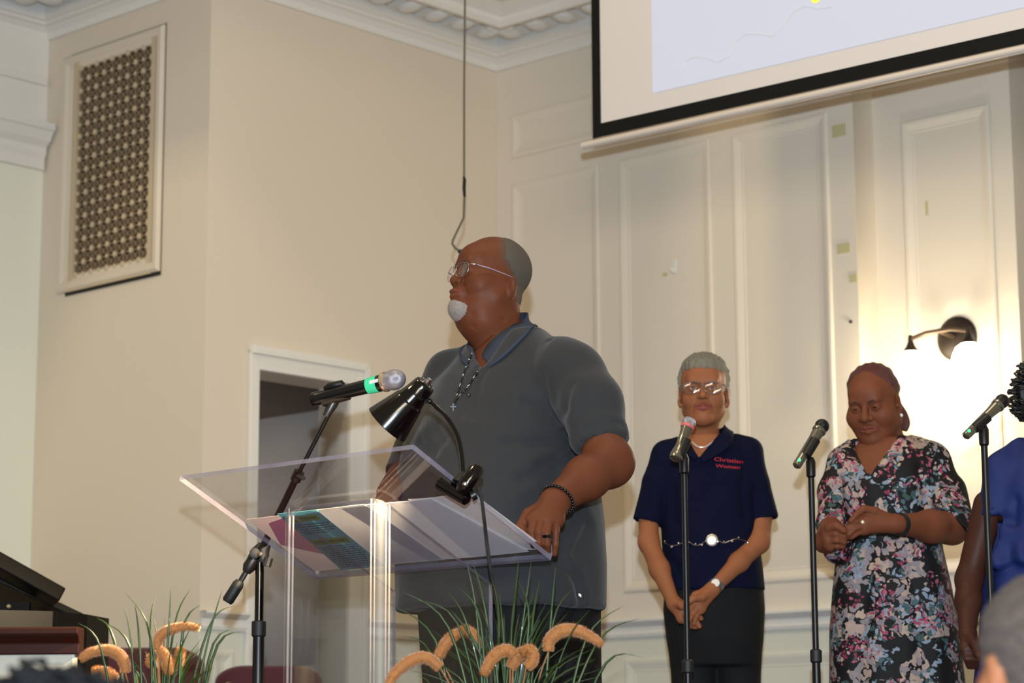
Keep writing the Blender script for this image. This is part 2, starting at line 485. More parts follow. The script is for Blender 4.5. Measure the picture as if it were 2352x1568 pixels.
# ---- small things stuck on the back wall
def patch(name, px, py, w, h, m, label, cat, v=0.0, group=None, t=.002):
    u, _, z = on_back(px, py, v)
    mb = MB().obox(R(u - w / 2, v + .0005, z - h / 2), E1 * w, E2 * t, EZ * h)
    o = mb.build(name, m, smooth=False, bevel=.0006)
    return tag(o, label, cat, group)
M_TAPE = mat('yellowed_tape', (184, 174, 128), .6, var=.05)
patch('tape_patch', 1927, 300, .058, .045, M_TAPE, 'yellowed tape square high on the wall, nearest below the screen', 'tape', group='tape scraps on the back wall')
patch('tape_patch', 1938, 570, .055, .036, M_TAPE, 'larger yellowed tape square on the panel stile, middle of the wall', 'tape', group='tape scraps on the back wall')
patch('tape_patch', 1960, 639, .032, .030, M_TAPE, 'small yellowed tape square at the wall corner edge, lowest of the squares', 'tape', group='tape scraps on the back wall')
patch('tape_patch', 2129, 478, .012, .052, M_TAPE, 'narrow upright tape strip inside the panel above the wall lamp', 'tape', v=-STEP, group='tape scraps on the back wall')
patch('tape_patch', 1528, 630, .022, .014, M_TAPE, 'tiny tan tape scrap beside the white hook on the wall', 'tape', group='tape scraps on the back wall')
u, _, z = on_back(1955, 739)
tag(MB().lathe(R(u, 0.0, z), E2, [(0, .006), (.006, .006), (.009, .003)], 10).build('wall_screw', M_BRONZE), 'small dark screw head on the panel stile of the back wall', 'screw')
u, _, z = on_back(1550, 612)
hk = root('wall_hook', R(u, 0.001, z - .03), 'small white adhesive hook on the panelled wall behind the man', 'hook')
MB().obox(R(u - .010, .0005, z - .028), E1 * .020, E2 * .004, EZ * .056).build('backplate', M_WHITE, hk, smooth=False, bevel=.002)
MB().tube([R(u, .004, z - .01), R(u, .014, z - .022), R(u, .02, z - .018), R(u, .022, z - .008)], .0035, 8).build('hook_arm', M_WHITE, hk)

# ---- wall sconce with two lit glass shades
us, _, zs = on_back(2200, 778, -STEP)
SN = root('wall_sconce', R(us, -STEP, zs - .06), 'dark bronze two-light wall sconce with glowing glass shades', 'wall lamp')
MB().lathe(R(us, -STEP, zs), E2, [(0, .078), (.008, .078), (.016, .070), (.022, .05), (.028, .02)], 32).build('backplate', M_BRONZE, SN)
arm = MB(); off = .12
uc = us
ends = []
for s in (-1, 1):
    ue = uc + s * .115
    arm.tube([R(uc, -STEP + off, zs + .012), R(uc + s * .05, -STEP + off, zs + .012), R(ue, -STEP + off, zs - .002)], .0075, 10)
    ends.append(ue)
arm.tube([R(uc, -STEP + .02, zs + .005), R(uc, -STEP + off, zs + .012)], .009, 10)
arm.build('arm', mat('brushed_nickel_bronze', (84, 70, 60), .35, .7), SN)
M_GLOBE = mat('lit_frosted_glass', (255, 246, 225), .4, emit=(255, 238, 205), estr=16.0)
for ue in ends:
    p = R(ue, -STEP + off, zs)
    MB().lathe(p, (0, 0, -1), [(-.012, .006), (0, .009), (.010, .009), (.028, .016), (.044, .028), (.046, .028)], 20).build('socket', M_BRONZE, SN)
    MB().lathe(p, (0, 0, -1), [(.046, .026), (.06, .045), (.09, .058), (.125, .062), (.15, .05), (.165, .03), (.17, .001)], 24).build('glass_shade', M_GLOBE, SN)
    add_light('sconce_bulb', 'POINT', p - EZ * .13 + E2 * .075, 9, (1.0, .86, .62), .05)

# ---- projection screen hanging in front of the back wall
az = math.radians(50)
D = Vector((math.sin(az), -math.cos(az), 0)); N = Vector((-D.y * -1, 0, 0)); N = Vector((-math.cos(az), -math.sin(az), 0))
S0 = at(1363, 318, 7.55)
M_SCR = mat('screen_fabric', (196, 189, 184), .85, var=.01, spec=.1)
M_BLKF = mat('black_screen_border', (20, 20, 18), .8, var=.05, spec=.1)
SR = root('projection_screen', S0 + D * 1.3, 'large hanging projection screen with black border at the upper right', 'projection screen')
wB = .034; SW, SH = 2.6, 2.1
MB().obox(S0, D * wB, N * .004, EZ * SH).obox(S0 + D * wB, D * (SW - 2 * wB), N * .004, EZ * wB * 1.35).obox(S0 + D * (SW - wB), D * wB, N * .004, EZ * SH).build('border', M_BLKF, SR, smooth=False)
MB().obox(S0 + D * .01 - N * .002, D * (SW - .02), N * .003, EZ * SH).build('fabric', M_SCR, SR, smooth=False)
MB().tube([S0 + D * -.045 - EZ * .018, S0 + D * (SW + .045) - EZ * .014], .013, 14).build('bottom_rail', mat('beige_rail', (190, 178, 166), .4), SR)
MB().obox(S0 + D * -.1 + EZ * SH - N * .05, D * (SW + .2), N * .1, EZ * .1).build('housing', M_WHITE, SR, smooth=False, bevel=.01)
I0 = hit(1500, 214, S0 + N * .0015, N)
m, nt, b = new_mat('projected_slide')
setin(b, Roughness=.9)
b.inputs['Base Color'].default_value = lin((120, 120, 124)); b.inputs['Emission Color'].default_value = lin((196, 199, 216)); b.inputs['Emission Strength'].default_value = .78
du = (I0 - S0).dot(D)
img = MB().obox(I0 + N * .0005, D * (SW - 2 * du), N * .0012, EZ * 1.45).build('projected_slide', m, SR, smooth=False)
wv = MB(); m2 = mat('slide_wave_line', (150, 146, 138), .9, emit=(216, 212, 208), estr=.62)
pts = []
for px, py in ((1565, 165), (1575, 140), (1595, 130), (1620, 132), (1650, 142), (1675, 130), (1690, 95), (1715, 78), (1745, 78), (1775, 83), (1800, 60), (1825, 25), (1850, 14), (1880, 20), (1910, 16)):
    pts.append(hit(px, py, I0 + N * .0028, N))
wv.tube(pts, .0036, 6, flat=.3); wv.build('slide_wave_line', m2, img)
c = hit(1874, -6, I0 + N * .0028, N)
MB().lathe(c, N, [(0, .018), (.0012, .018)], 20).build('slide_dot', mat('yellow_slide_dot', (150, 160, 60), .9, emit=(225, 245, 60), estr=.9), img)

# ---- choir microphone wire hanging from the ceiling
wy = 7.3
top = at(1068, -10, wy); top2 = Vector((top.x, top.y, ZC + .235))
WR = root('hanging_choir_microphone', at(1060, 578, wy), 'thin dark choir microphone hanging on a wire above the man', 'microphone')
M_WIRE = mat('dark_olive_wire', (78, 74, 60), .5, var=.05)
MB().tube([top2, top, at(1066, 200, wy), at(1066, 406, wy)], .0032, 8).build('wire', M_WIRE, WR)
MB().tube([at(1065, 406, wy), at(1067, 412, wy), at(1066, 430, wy), at(1067, 452, wy)], [.004, .0058, .006, .0045], 10).build('connector', M_BLACK, WR)
MB().tube([at(1067, 452, wy), at(1065, 500, wy), at(1052, 527, wy), at(1040, 552, wy), at(1039, 560, wy), at(1046, 570, wy), at(1057, 577, wy)], .0038, 8).build('gooseneck', M_WIRE, WR)
MB().tube([at(1054, 575, wy), at(1068, 588, wy)], .0075, 10).build('capsule', M_BLACK, WR)
# ---------------------------------------------------------------- acrylic
def acrylic(name, tint=(248, 249, 250), base=.03, rough=.02, graze=.9):
    """clear polished sheet: lets light straight through, mirrors at the surface"""
    m, nt, b = new_mat(name)
    out = nt.nodes['Material Output']; nt.nodes.remove(b)
    tr = nt.nodes.new('ShaderNodeBsdfTransparent'); tr.inputs[0].default_value = lin(tint)
    gl = nt.nodes.new('ShaderNodeBsdfGlossy'); gl.inputs['Roughness'].default_value = rough
    ge = nt.nodes.new('ShaderNodeNewGeometry')
    dt = nt.nodes.new('ShaderNodeVectorMath'); dt.operation = 'DOT_PRODUCT'
    nt.links.new(ge.outputs['Normal'], dt.inputs[0]); nt.links.new(ge.outputs['Incoming'], dt.inputs[1])
    def mth(op, a, b_=None):
        k = nt.nodes.new('ShaderNodeMath'); k.operation = op
        for i, q in ((0, a), (1, b_)):
            if q is None: continue
            if isinstance(q, (int, float)): k.inputs[i].default_value = q
            else: nt.links.new(q, k.inputs[i])
        return k.outputs[0]
    fr = mth('MULTIPLY_ADD', mth('POWER', mth('SUBTRACT', 1.0, mth('ABSOLUTE', dt.outputs['Value'])), 5.0), graze)
    fr.node.inputs[2].default_value = base
    n = noise_tex(nt, 3, 2)
    ml = nt.nodes.new('ShaderNodeMath'); ml.operation = 'MULTIPLY_ADD'; ml.inputs[1].default_value = .02; ml.inputs[2].default_value = 0
    nt.links.new(n.outputs['Fac'], ml.inputs[0])
    ad = nt.nodes.new('ShaderNodeMath'); ad.operation = 'ADD'
    nt.links.new(fr, ad.inputs[0]); nt.links.new(ml.outputs[0], ad.inputs[1])
    mx = nt.nodes.new('ShaderNodeMixShader')
    nt.links.new(ad.outputs[0], mx.inputs[0]); nt.links.new(tr.outputs[0], mx.inputs[1]); nt.links.new(gl.outputs[0], mx.inputs[2])
    nt.links.new(mx.outputs[0], out.inputs['Surface'])
    return m
M_ACR = acrylic('clear_acrylic')
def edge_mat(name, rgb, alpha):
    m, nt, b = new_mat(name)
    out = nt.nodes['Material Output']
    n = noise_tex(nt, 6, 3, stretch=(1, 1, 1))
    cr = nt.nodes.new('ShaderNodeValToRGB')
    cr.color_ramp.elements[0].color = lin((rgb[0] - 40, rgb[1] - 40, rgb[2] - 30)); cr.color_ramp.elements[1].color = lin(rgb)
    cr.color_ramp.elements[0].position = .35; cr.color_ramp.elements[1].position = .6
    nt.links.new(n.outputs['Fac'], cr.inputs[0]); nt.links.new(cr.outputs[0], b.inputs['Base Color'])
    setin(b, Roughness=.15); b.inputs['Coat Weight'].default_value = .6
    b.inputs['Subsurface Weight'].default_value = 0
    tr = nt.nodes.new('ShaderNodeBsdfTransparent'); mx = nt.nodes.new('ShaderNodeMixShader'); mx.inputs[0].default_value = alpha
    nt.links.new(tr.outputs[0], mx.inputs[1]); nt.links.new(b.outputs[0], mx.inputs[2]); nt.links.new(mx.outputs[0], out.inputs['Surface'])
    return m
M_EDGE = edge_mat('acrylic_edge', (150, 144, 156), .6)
M_GLINT = edge_mat('acrylic_bend_glint', (196, 192, 198), .35)  # pale strip colour paints the bright refraction lines beside each bend
M_POST = acrylic('acrylic_bend', base=.03, rough=.6, graze=.2)

# ---------------------------------------------------------------- lectern
LL = at(720, 1326, 5.95)
def find_t(f, target, lo, hi):
    for _ in range(60):
        mid = (lo + hi) / 2
        if (f(mid) - target) * (f(lo) - target) <= 0: hi = mid
        else: lo = mid
    return (lo + hi) / 2
LW = find_t(lambda t: proj(LL + E1 * t)[0], 1258, .2, 2)
HL = hit(411, 1102, LL, E1)
SLOPE = (LL - HL)                       # from the high edge down to the low edge
LD = SLOPE.length; SD = SLOPE.normalized()
PN = E1.cross(SD).normalized()
if PN.z < 0: PN = -PN                   # upward normal of the plate
PT = .012
def plate(a, s, h=0.0): return HL + E1 * a + SD * s + PN * h
LECT = root('lectern', Vector(((LL.x + HL.x) / 2, (LL.y + HL.y) / 2, 0)) + E1 * LW / 2, 'clear acrylic lectern with slanted top that the man stands behind', 'lectern')
def slab(mb, o, a, b, n):
    """box whose two broad faces (span a,b) come first; returns material indices"""
    s = len(mb.f)
    mb.obox(o, a, b, n)
    return [0, 0, 1, 1, 1, 1]
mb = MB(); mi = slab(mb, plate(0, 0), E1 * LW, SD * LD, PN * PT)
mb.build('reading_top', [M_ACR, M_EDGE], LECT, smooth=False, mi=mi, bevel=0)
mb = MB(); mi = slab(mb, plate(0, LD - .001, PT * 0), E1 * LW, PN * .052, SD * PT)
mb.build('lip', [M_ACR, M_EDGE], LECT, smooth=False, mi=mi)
# bent sheet body under the top
def on_plate(px, py): 
    p = hit(px, py, plate(0, 0), PN); d = p - HL
    return d.dot(E1), d.dot(SD)
aL, sL = on_plate(655, 1172); aR, sR = on_plate(872, 1144)
sF = (sL + sR) / 2
SDh = Vector((SD.x, SD.y, 0)); slope_dz = SD.z / SDh.length     # dz per horizontal metre walking -E2
FL, FR = plate(aL, sF), plate(aR, sF)
def zplate(p):
    d = Vector(p) - HL
    return HL.z + slope_dz * (-(d.dot(E2)))
BLn = find_t(lambda t: proj(FL - E2 * t)[0], 905, .05, 1.2)
BRn = find_t(lambda t: proj(FR - E2 * t)[0], 1128, .05, 1.2)
BLn = BRn = (BLn + BRn) / 2
rb = .022
path = []; glint = set()  # narrow segments that carry the painted bright lines
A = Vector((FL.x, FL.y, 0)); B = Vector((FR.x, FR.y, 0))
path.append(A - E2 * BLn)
path.append(A - E2 * (rb + .005)); glint.add(1)
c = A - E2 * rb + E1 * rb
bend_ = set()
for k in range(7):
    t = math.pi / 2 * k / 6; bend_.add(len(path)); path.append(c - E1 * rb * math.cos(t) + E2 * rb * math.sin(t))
bend_.discard(len(path) - 1); glint.add(len(path) - 1)
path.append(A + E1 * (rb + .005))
path.append(B - E1 * (rb + .005)); glint.add(len(path) - 1)
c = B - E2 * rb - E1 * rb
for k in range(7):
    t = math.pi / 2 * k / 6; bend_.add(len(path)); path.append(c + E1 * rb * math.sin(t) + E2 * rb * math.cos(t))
bend_.discard(len(path) - 1); glint.add(len(path) - 1)
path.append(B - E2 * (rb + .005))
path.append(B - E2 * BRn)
n = len(path); vs = []; fs = []; mi = []
for i, p in enumerate(path):
    d = (path[min(i + 1, n - 1)] - path[max(i - 1, 0)]).normalized(); q = Vector((-d.y, d.x, 0)) * .006
    for s in (1, -1):
        pp = p + q * s
        vs.append(pp + EZ * .02); vs.append(pp + EZ * (zplate(pp) - .001))
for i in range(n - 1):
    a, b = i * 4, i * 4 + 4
    bend = 3 if i in glint else (2 if i in bend_ else 0)
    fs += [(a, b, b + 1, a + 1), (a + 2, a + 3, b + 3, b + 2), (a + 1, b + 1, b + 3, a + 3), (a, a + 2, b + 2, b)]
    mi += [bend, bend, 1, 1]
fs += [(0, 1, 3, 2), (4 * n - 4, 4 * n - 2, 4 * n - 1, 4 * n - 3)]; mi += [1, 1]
mesh_obj('body', vs, fs, [M_ACR, M_EDGE, M_POST, M_GLINT], LECT, smooth=True, mi=mi, sharp=30)
cb = (A + B) / 2 - E2 * BLn / 2
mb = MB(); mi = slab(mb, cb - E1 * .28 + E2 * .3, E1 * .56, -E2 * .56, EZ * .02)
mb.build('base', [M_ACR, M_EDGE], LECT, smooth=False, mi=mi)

# ---------------------------------------------------------------- papers
def paper(name, quad, m, h, label, group=None, lift=.0006, crease=0.0):
    pts = [on_plate(*q) for q in quad]
    nx, ny = 10, 8; vs = []; fs = []
    rnd = random.Random(name + str(quad[0]))
    ph = rnd.random() * 6
    for lay in (0, 1):
        for j in range(ny + 1):
            for i in range(nx + 1):
                u, v = i / nx, j / ny
                a = (pts[0][0] * (1 - u) + pts[1][0] * u) * (1 - v) + (pts[3][0] * (1 - u) + pts[2][0] * u) * v
                s = (pts[0][1] * (1 - u) + pts[1][1] * u) * (1 - v) + (pts[3][1] * (1 - u) + pts[2][1] * u) * v
                a = min(max(a, .004), LW - .004); s = min(max(s, .004), LD - .004)
                vs.append(plate(a, s, PT + h + lift * lay + crease * (1 + math.sin(u * 5 + ph + v * 2)) * .5))
    k = (nx + 1) * (ny + 1)
    for j in range(ny):
        for i in range(nx):
            a = j * (nx + 1) + i
            fs.append((a, a + nx + 1, a + nx + 2, a + 1)); fs.append((k + a, k + a + 1, k + a + nx + 2, k + a + nx + 1))
    o = mesh_obj(name, vs, fs, m, smooth=True, sharp=180)
    return tag(o, label, 'paper', group)
def translucent(m, fac=.4):
    nt = m.node_tree; b = nt.nodes['Principled BSDF']; out = nt.nodes['Material Output']
    t = nt.nodes.new('ShaderNodeBsdfTranslucent'); mx = nt.nodes.new('ShaderNodeMixShader'); mx.inputs[0].default_value = fac
    src = b.inputs['Base Color'].links[0].from_socket
    nt.links.new(src, t.inputs['Color']); nt.links.new(b.outputs[0], mx.inputs[1]); nt.links.new(t.outputs[0], mx.inputs[2]); nt.links.new(mx.outputs[0], out.inputs['Surface'])
    return m
M_PAPER = mat('white_paper', (244, 242, 242), .8, var=.02, scale=20)
M_PAPERG = mat('thin_grey_paper', (222, 220, 222), .8, var=.03, scale=20)
M_PAPERP = mat('off_white_paper', (238, 228, 228), .8, var=.05, scale=14)
M_CYAN = mat('pale_blue_paper', (136, 192, 206), .8, var=.03, scale=20)
M_PINK = mat('pink_paper', (238, 178, 200), .8, var=.05, scale=12)
M_INK = mat('dark_ink', (44, 66, 78), .8)
M_HI = mat('green_highlighter', (122, 140, 40), .8, var=.2, scale=60)
for m_ in (M_PAPER, M_PAPERG, M_PAPERP, M_CYAN, M_PINK): translucent(m_)
PG = 'papers on the clear lectern top'
cy = paper('printed_sheet', [(632, 1190), (722, 1181), (884, 1312), (785, 1322)], M_CYAN, .0008, 'pale blue printed sheet with two green highlighted headings, on the lectern', PG)
# printed lines (seen through the clear top) and highlighted headings
c0, c1, c2_, c3 = [on_plate(*q) for q in ((632, 1190), (722, 1181), (884, 1312), (785, 1322))]
def cpt(u, v, h):
    a = (c0[0] * (1 - u) + c1[0] * u) * (1 - v) + (c3[0] * (1 - u) + c2_[0] * u) * v
    s = (c0[1] * (1 - u) + c1[1] * u) * (1 - v) + (c3[1] * (1 - u) + c2_[1] * u) * v
    return plate(a, s, h)
hi = MB(); ink = MB(); hz_ = PT + .0007
def strip(mb, u0, u1, v0, v1, h):
    vs = [cpt(u0, v0, h), cpt(u1, v0, h), cpt(u1, v1, h), cpt(u0, v1, h)]
    vs += [p + PN * .0001 for p in vs]
    mb.add(vs, [(0, 3, 2, 1), (4, 5, 6, 7), (0, 1, 5, 4), (1, 2, 6, 5), (2, 3, 7, 6), (3, 0, 4, 7)])
strip(hi, .12, .86, .07, .155, hz_ - .0001); strip(hi, .04, .92, .455, .545, hz_ - .0001)
rr = random.Random(4)
def line(v, u0, u1, th=.0145):
    u = u0
    while u < u1:
        w = rr.uniform(.03, .12); strip(ink, u, min(u + w, u1), v, v + th, hz_ - .0002); u += w + rr.uniform(.012, .022)
for v, a, b in ((.20, .08, .95), (.235, .06, .9), (.27, .1, .97), (.305, .05, .93), (.34, .12, .7)): line(v, a, b)
for k in range(11): line(.58 + k * .034, rr.uniform(.04, .1), rr.uniform(.8, .96))
line(.10, .2, .8, .022); line(.49, .1, .86, .024)
hi.build('highlighted_heading', M_HI, cy, smooth=False)
ink.build('printed_lines', M_INK, cy, smooth=False)
paper('pink_sheet', [(612, 1213), (660, 1196), (752, 1286), (640, 1262)], M_PINK, .0016, 'pink sheet peeking out beside the blue printed sheet on the lectern', PG, crease=.0006)
paper('white_sheet', [(562, 1205), (700, 1188), (860, 1316), (722, 1328)], M_PAPERP, .0032, 'off-white sheet at the left end of the lectern, under the pink sheet', PG, crease=.002)
paper('white_sheet', [(700, 1186), (830, 1172), (1020, 1303), (870, 1316)], M_PAPERG, .0042, 'thin grey sheet next to the blue printed sheet on the lectern', PG, crease=.001)
paper('white_sheet', [(780, 1180), (985, 1160), (1215, 1287), (985, 1306)], M_PAPER, .0052, 'white sheet in the middle of the lectern, warmly lit by the clip lamp', PG, crease=.002)
paper('white_sheet', [(930, 1164), (1078, 1152), (1250, 1277), (1080, 1296)], M_PAPER, .0075, 'white sheet at the right end of the lectern, near the hand', PG, crease=.004)

# ---------------------------------------------------------------- clip lamp
def edge_pt(px, h=0.0, a=None):
    a = LW if a is None else a
    s = find_t(lambda t: proj(plate(a, t, h))[0], px, 0, LD)
    return s
sC = edge_pt(1052)
PC = plate(LW, sC)
YC = PC.y
CL = root('clip_lamp', PC, 'black gooseneck clip lamp clamped to the right edge of the lectern', 'lamp')
jaw = MB()
b0 = at(1012, 1110, YC + .02); b1 = at(1072, 1146, YC - .02)
u_ = (b1 - b0).normalized()
jaw.tube([b0 - u_ * .004, b0, b1, b1 + u_ * .004], [.012, .017, .015, .010], 14, up=PN)
jaw.build('lower_jaw', M_GLOSS, CL)
j2 = MB()
q0, q1 = at(1064, 1122, YC - .03), at(1095, 1078, YC - .03)
w_ = (q1 - q0).normalized()
j2.tube([q0 - w_ * .012, q0, q1, q1 + w_ * .010], [.013, .018, .0175, .011], 14)
j2.build('upper_jaw', M_GLOSS, CL)
j3 = MB().tube([at(1050, 1112, YC - .01), at(1060, 1096, YC), at(1068, 1086, YC)], [.016, .014, .009], 12)
j3.tube([at(1082, 1140, YC - .03), at(1092, 1134, YC - .03)], .012, 12)
j3.build('hinge', M_BLACK, CL)
MB().lathe(at(1068, 1112, YC - .052), at(1068, 1112, YC - 1) - at(1068, 1112, YC), [(0, .006), (.006, .006), (.007, .004)], 12).build('pin', M_CHROME, CL)
# gooseneck
ys = YC + .05
neck_px = [(1064, 1090), (1062, 1060), (1058, 1030), (1052, 1005), (1042, 982), (1028, 960), (1012, 943), (998, 930), (988, 922)]
neck = [at(x, y, YC + (ys - YC) * i / 8) for i, (x, y) in enumerate(neck_px)]
def smooth_path(pts, sub=6):
    out = []
    P = [pts[0]] + list(pts) + [pts[-1]]
    for i in range(1, len(P) - 2):
        for k in range(sub):
            t = k / sub
            a, b, c, d = P[i - 1], P[i], P[i + 1], P[i + 2]
            out.append(0.5 * ((2 * b) + (c - a) * t + (2 * a - 5 * b + 4 * c - d) * t * t + (3 * b - a - 3 * c + d) * t ** 3))
    out.append(pts[-1]); return out
np_ = smooth_path(neck, 8)
MB().tube(np_, [.0062 if i % 2 else .0054 for i in range(len(np_))], 12).build('gooseneck', M_GLOSS, CL)
# shade
sT = at(980, 879, ys + .0); sB = at(889, 975, ys + .035)
sax = (sB - sT); L_ = sax.length; sax.normalize()
prof = [(0, .0), (0.0, .020), (.004, .0245), (.010, .0262), (L_ * .40, .0315), (L_ * .42, .0355), (L_ * .45, .037), (L_ * .98, .0555), (L_, .0558), (L_, .0540), (L_ * .46, .0352), (.014, .0245), (.012, .001)]
MB().lathe(sT, sax, prof, 40, caps=False).build('lamp_shade', [M_GLOSS], CL, sharp=50)
k_ = MB(); k_.lathe(sT + sax * .0005, -sax, [(0, .009), (.006, .0088), (.006, .006), (.013, .0055), (.014, .003)], 14)
for t in range(6):
    a = t * math.pi / 3; x = sax.cross(EZ).normalized(); y = sax.cross(x)
    k_.ball(sT + sax * .001 + (x * math.cos(a) + y * math.sin(a)) * .019, .0026, 8, 6)
k_.build('finial', M_CHROME, CL)
MB().tube([sT + sax * (L_ * .36) + at(10, 10, 6).normalized() * 0, at(988, 922, ys)], .007, 10).build('shade_joint', M_BLACK, CL)
MB().ball(sT + sax * (L_ * .72), .022, 16, 12).build('bulb', mat('warm_lit_bulb', (255, 240, 210), .4, emit=(255, 214, 150), estr=25), CL)
lo = add_light('clip_lamp_light', 'SPOT', sT + sax * (L_ * .97), 200, (1.0, .76, .45), .018, spot=math.radians(115))
lo.rotation_euler = sax.to_track_quat('-Z', 'Y').to_euler()
# cord
cord = smooth_path([at(1098, 1118, YC - .03), at(1106, 1145, YC - .03), at(1112, 1190, YC - .02), at(1118, 1240, YC), at(1126, 1300, YC), at(1136, 1360, YC + .02), at(1146, 1420, YC + .03), at(1160, 1500, YC + .03), at(1175, 1640, YC + .02), at(1185, 1800, YC)], 8)
cord.append(Vector((cord[-1].x, cord[-1].y, .004)))
MB().tube(cord, .0038, 8).build('cord', M_RUBBER, CL)

# ---------------------------------------------------------------- microphones
M_MICB = mat('microphone_black_paint', (22, 22, 22), .22, .3, var=.05)
M_MICG = mat('microphone_grey_metal', (120, 116, 104), .2, .8, var=.05)
M_GREEN = mat('green_tape', (58, 208, 148), .5, var=.03)
M_LED = mat('green_led', (60, 255, 120), .4, emit=(40, 255, 110), estr=4)
M_GOLD = mat('pale_gold_ring', (226, 200, 160), .2, .8)
def microphone(tail, head, rh, body, grille, label, tape=False, led=None, ring=None, rt=.6, group=None):
    ax = head - tail; L = ax.length; ax.normalize()
    rb_ = rh * .72
    r = root('microphone', tail, label, 'microphone', group)
    MB().lathe(tail, ax, [(0, rh * rt * .6), (.004, rh * rt), (.018, rh * rt * 1.05), (.02, rh * rt), (L * .35, rb_ * .92), (L * .62, rb_ * .98), (L * .74, rb_ * 1.12), (L * .80, rb_ * 1.15), (L * .80, rb_)], 24).build('body', body, r)
    MB().lathe(tail + ax * (L * .80), ax, [(0, rh * .92), (.004, rh * .98), (.009, rh * .98), (.010, rh * .9)], 24).build('ring', ring or body, r)
    g = [(0, rh * .86)] + [(L * .2 * t, rh * math.sqrt(max(0, 1 - ((t - .42) / .60) ** 2))) for t in (.15, .3, .42, .55, .7, .82, .92, .98)] + [(L * .205, rh * .06)]
    MB().lathe(tail + ax * (L * .80 + .009), ax, g, 28).build('grille', grille, r)
    if tape:
        MB().lathe(tail + ax * (L * .635), ax, [(0, rb_ * 1.03), (0, rb_ * 1.06), (L * .115, rb_ * 1.16), (L * .115, rb_ * 1.1)], 24, caps=False).build('green_tape_band', M_GREEN, r)
    if led:
        MB().ball(led, .0040, 10, 8).build('power_light', M_LED, r)
    return r, ax, L
# boom stand in front of the speaker
def tripod(mb, x, y, r=.0125, h=.32, sp=.3, ph=0.3):
    for k in range(3):
        a = ph + 2 * math.pi * k / 3
        mb.tube([Vector((x, y, h * .5)), Vector((x + sp * .5 * math.cos(a), y + sp * .5 * math.sin(a), h * .3)), Vector((x + sp * math.cos(a), y + sp * math.sin(a), .012))], .009, 8)
def pole_line(px0, py0, Y): 
    p = at(px0, py0, Y); return p
BY = 6.1
pt = at(597, 1272, BY)
ST = root('microphone_stand', (pt.x, pt.y, 0), 'black boom microphone stand left of the lectern, rubber grip hanging down-left', 'microphone stand')
clz0, clz1 = at(597, 1462, BY).z, at(597, 1425, BY).z
V = lambda z: Vector((pt.x, pt.y, z))
MB().tube([V(.1), V(clz0 + .005)], .0150, 16).build('lower_pole', M_BLACK, ST)
MB().tube([V(clz0), V(pt.z - .01)], .0118, 16).build('upper_pole', M_GLOSS, ST)
MB().lathe(V(clz0), (0, 0, 1), [(0, .016), (.003, .019), (clz1 - clz0 - .003, .019), (clz1 - clz0, .014)], 20).build('clutch', M_RUBBER, ST)
tb = MB(); tripod(tb, pt.x, pt.y); tb.build('tripod_base', M_BLACK, ST)
j = MB(); j.tube([at(604, 1292, BY), at(604, 1262, BY), at(612, 1248, BY)], [.014, .018, .014], 12)
j.tube([at(585, 1270, BY - .03), at(585, 1270, BY - .028), at(585, 1270, BY + .03)], [.009, .014, .014], 16)
j.tube([at(612, 1300, BY - .035), at(618, 1280, BY - .035)], .012, 10)
j.tube([at(604, 1250, BY + .005), at(592, 1268, BY + .005), at(572, 1300, BY + .005)], [.012, .019, .015], 12)
j.build('boom_joint', M_RUBBER, ST)
MB().lathe(at(598, 1272, BY - .03), (0, -1, 0), [(0, .006), (.004, .006), (.005, .004)], 12).build('joint_bolt', mat('worn_brass_bolt', (84, 70, 58), .5, .5), ST)
MTOP = at(757, 948, 5.88)
bj = at(683, 1092, 5.96)
MB().tube([at(575, 1296, BY), at(606, 1250, BY - .01), bj], .0095, 12).build('boom_tube', M_BLACK, ST)
MB().tube([bj, MTOP], .0058, 12).build('boom_rod', M_BLACK, ST)
MB().tube([at(678, 1103, 5.965), at(688, 1082, 5.955)], .0145, 12).tube([bj, at(697, 1098, 5.90)], [.009, .006], 8).build('boom_collar', M_BLACK, ST)
MB().tube([at(583, 1283, BY), at(572, 1302, BY), at(565, 1314, BY)], [.016, .018, .011], 12).tube([at(568, 1308, BY), at(548, 1342, BY)], .0075, 10).build('counterweight_rod', M_BLACK, ST)
MB().tube([at(552, 1334, BY), at(547, 1342, BY), at(524, 1378, BY), at(521, 1383, BY)], [.011, .0155, .0155, .012], 14).build('counterweight_grip', M_RUBBER, ST)
mt, mh = at(716, 918, 5.90), at(922, 868, 5.78)
MIC, max_, mL = microphone(mt, mh, .0268, M_MICB, mat('translucent_silver_grille', (150, 148, 158), .3, .6, var=.12, scale=500, bump=.3, bscale=900), 'black microphone with green tape band and silver grille, in front of the man', tape=True, ring=M_GOLD, rt=.66)
sw = MB(); sw.tube([at(745, 893, 5.875), at(757, 887, 5.87), at(784, 881, 5.86), at(790, 884, 5.86)], [.006, .010, .010, .006], 10)
sw.build('switch', M_BLACK, MIC)
tp = at(857, 874, 5.79); MB().obox(at(848, 882, 5.793), at(868, 877, 5.781) - at(848, 882, 5.793), EZ * .009, Vector((0, .002, 0))).build('tape_label', M_PAPER, MIC, smooth=False)
cl = MB(); cl.tube([at(742, 924, 5.885), at(770, 915, 5.875), at(800, 908, 5.86)], [.017, .019, .017], 12, flat=.7)
cl.tube([at(772, 918, 5.88), at(764, 928, 5.88), at(748, 956, 5.885)], [.011, .014, .010], 12)
cl.build('microphone_clip', mat('brown_black_plastic', (44, 36, 30), .35, var=.1), ST)
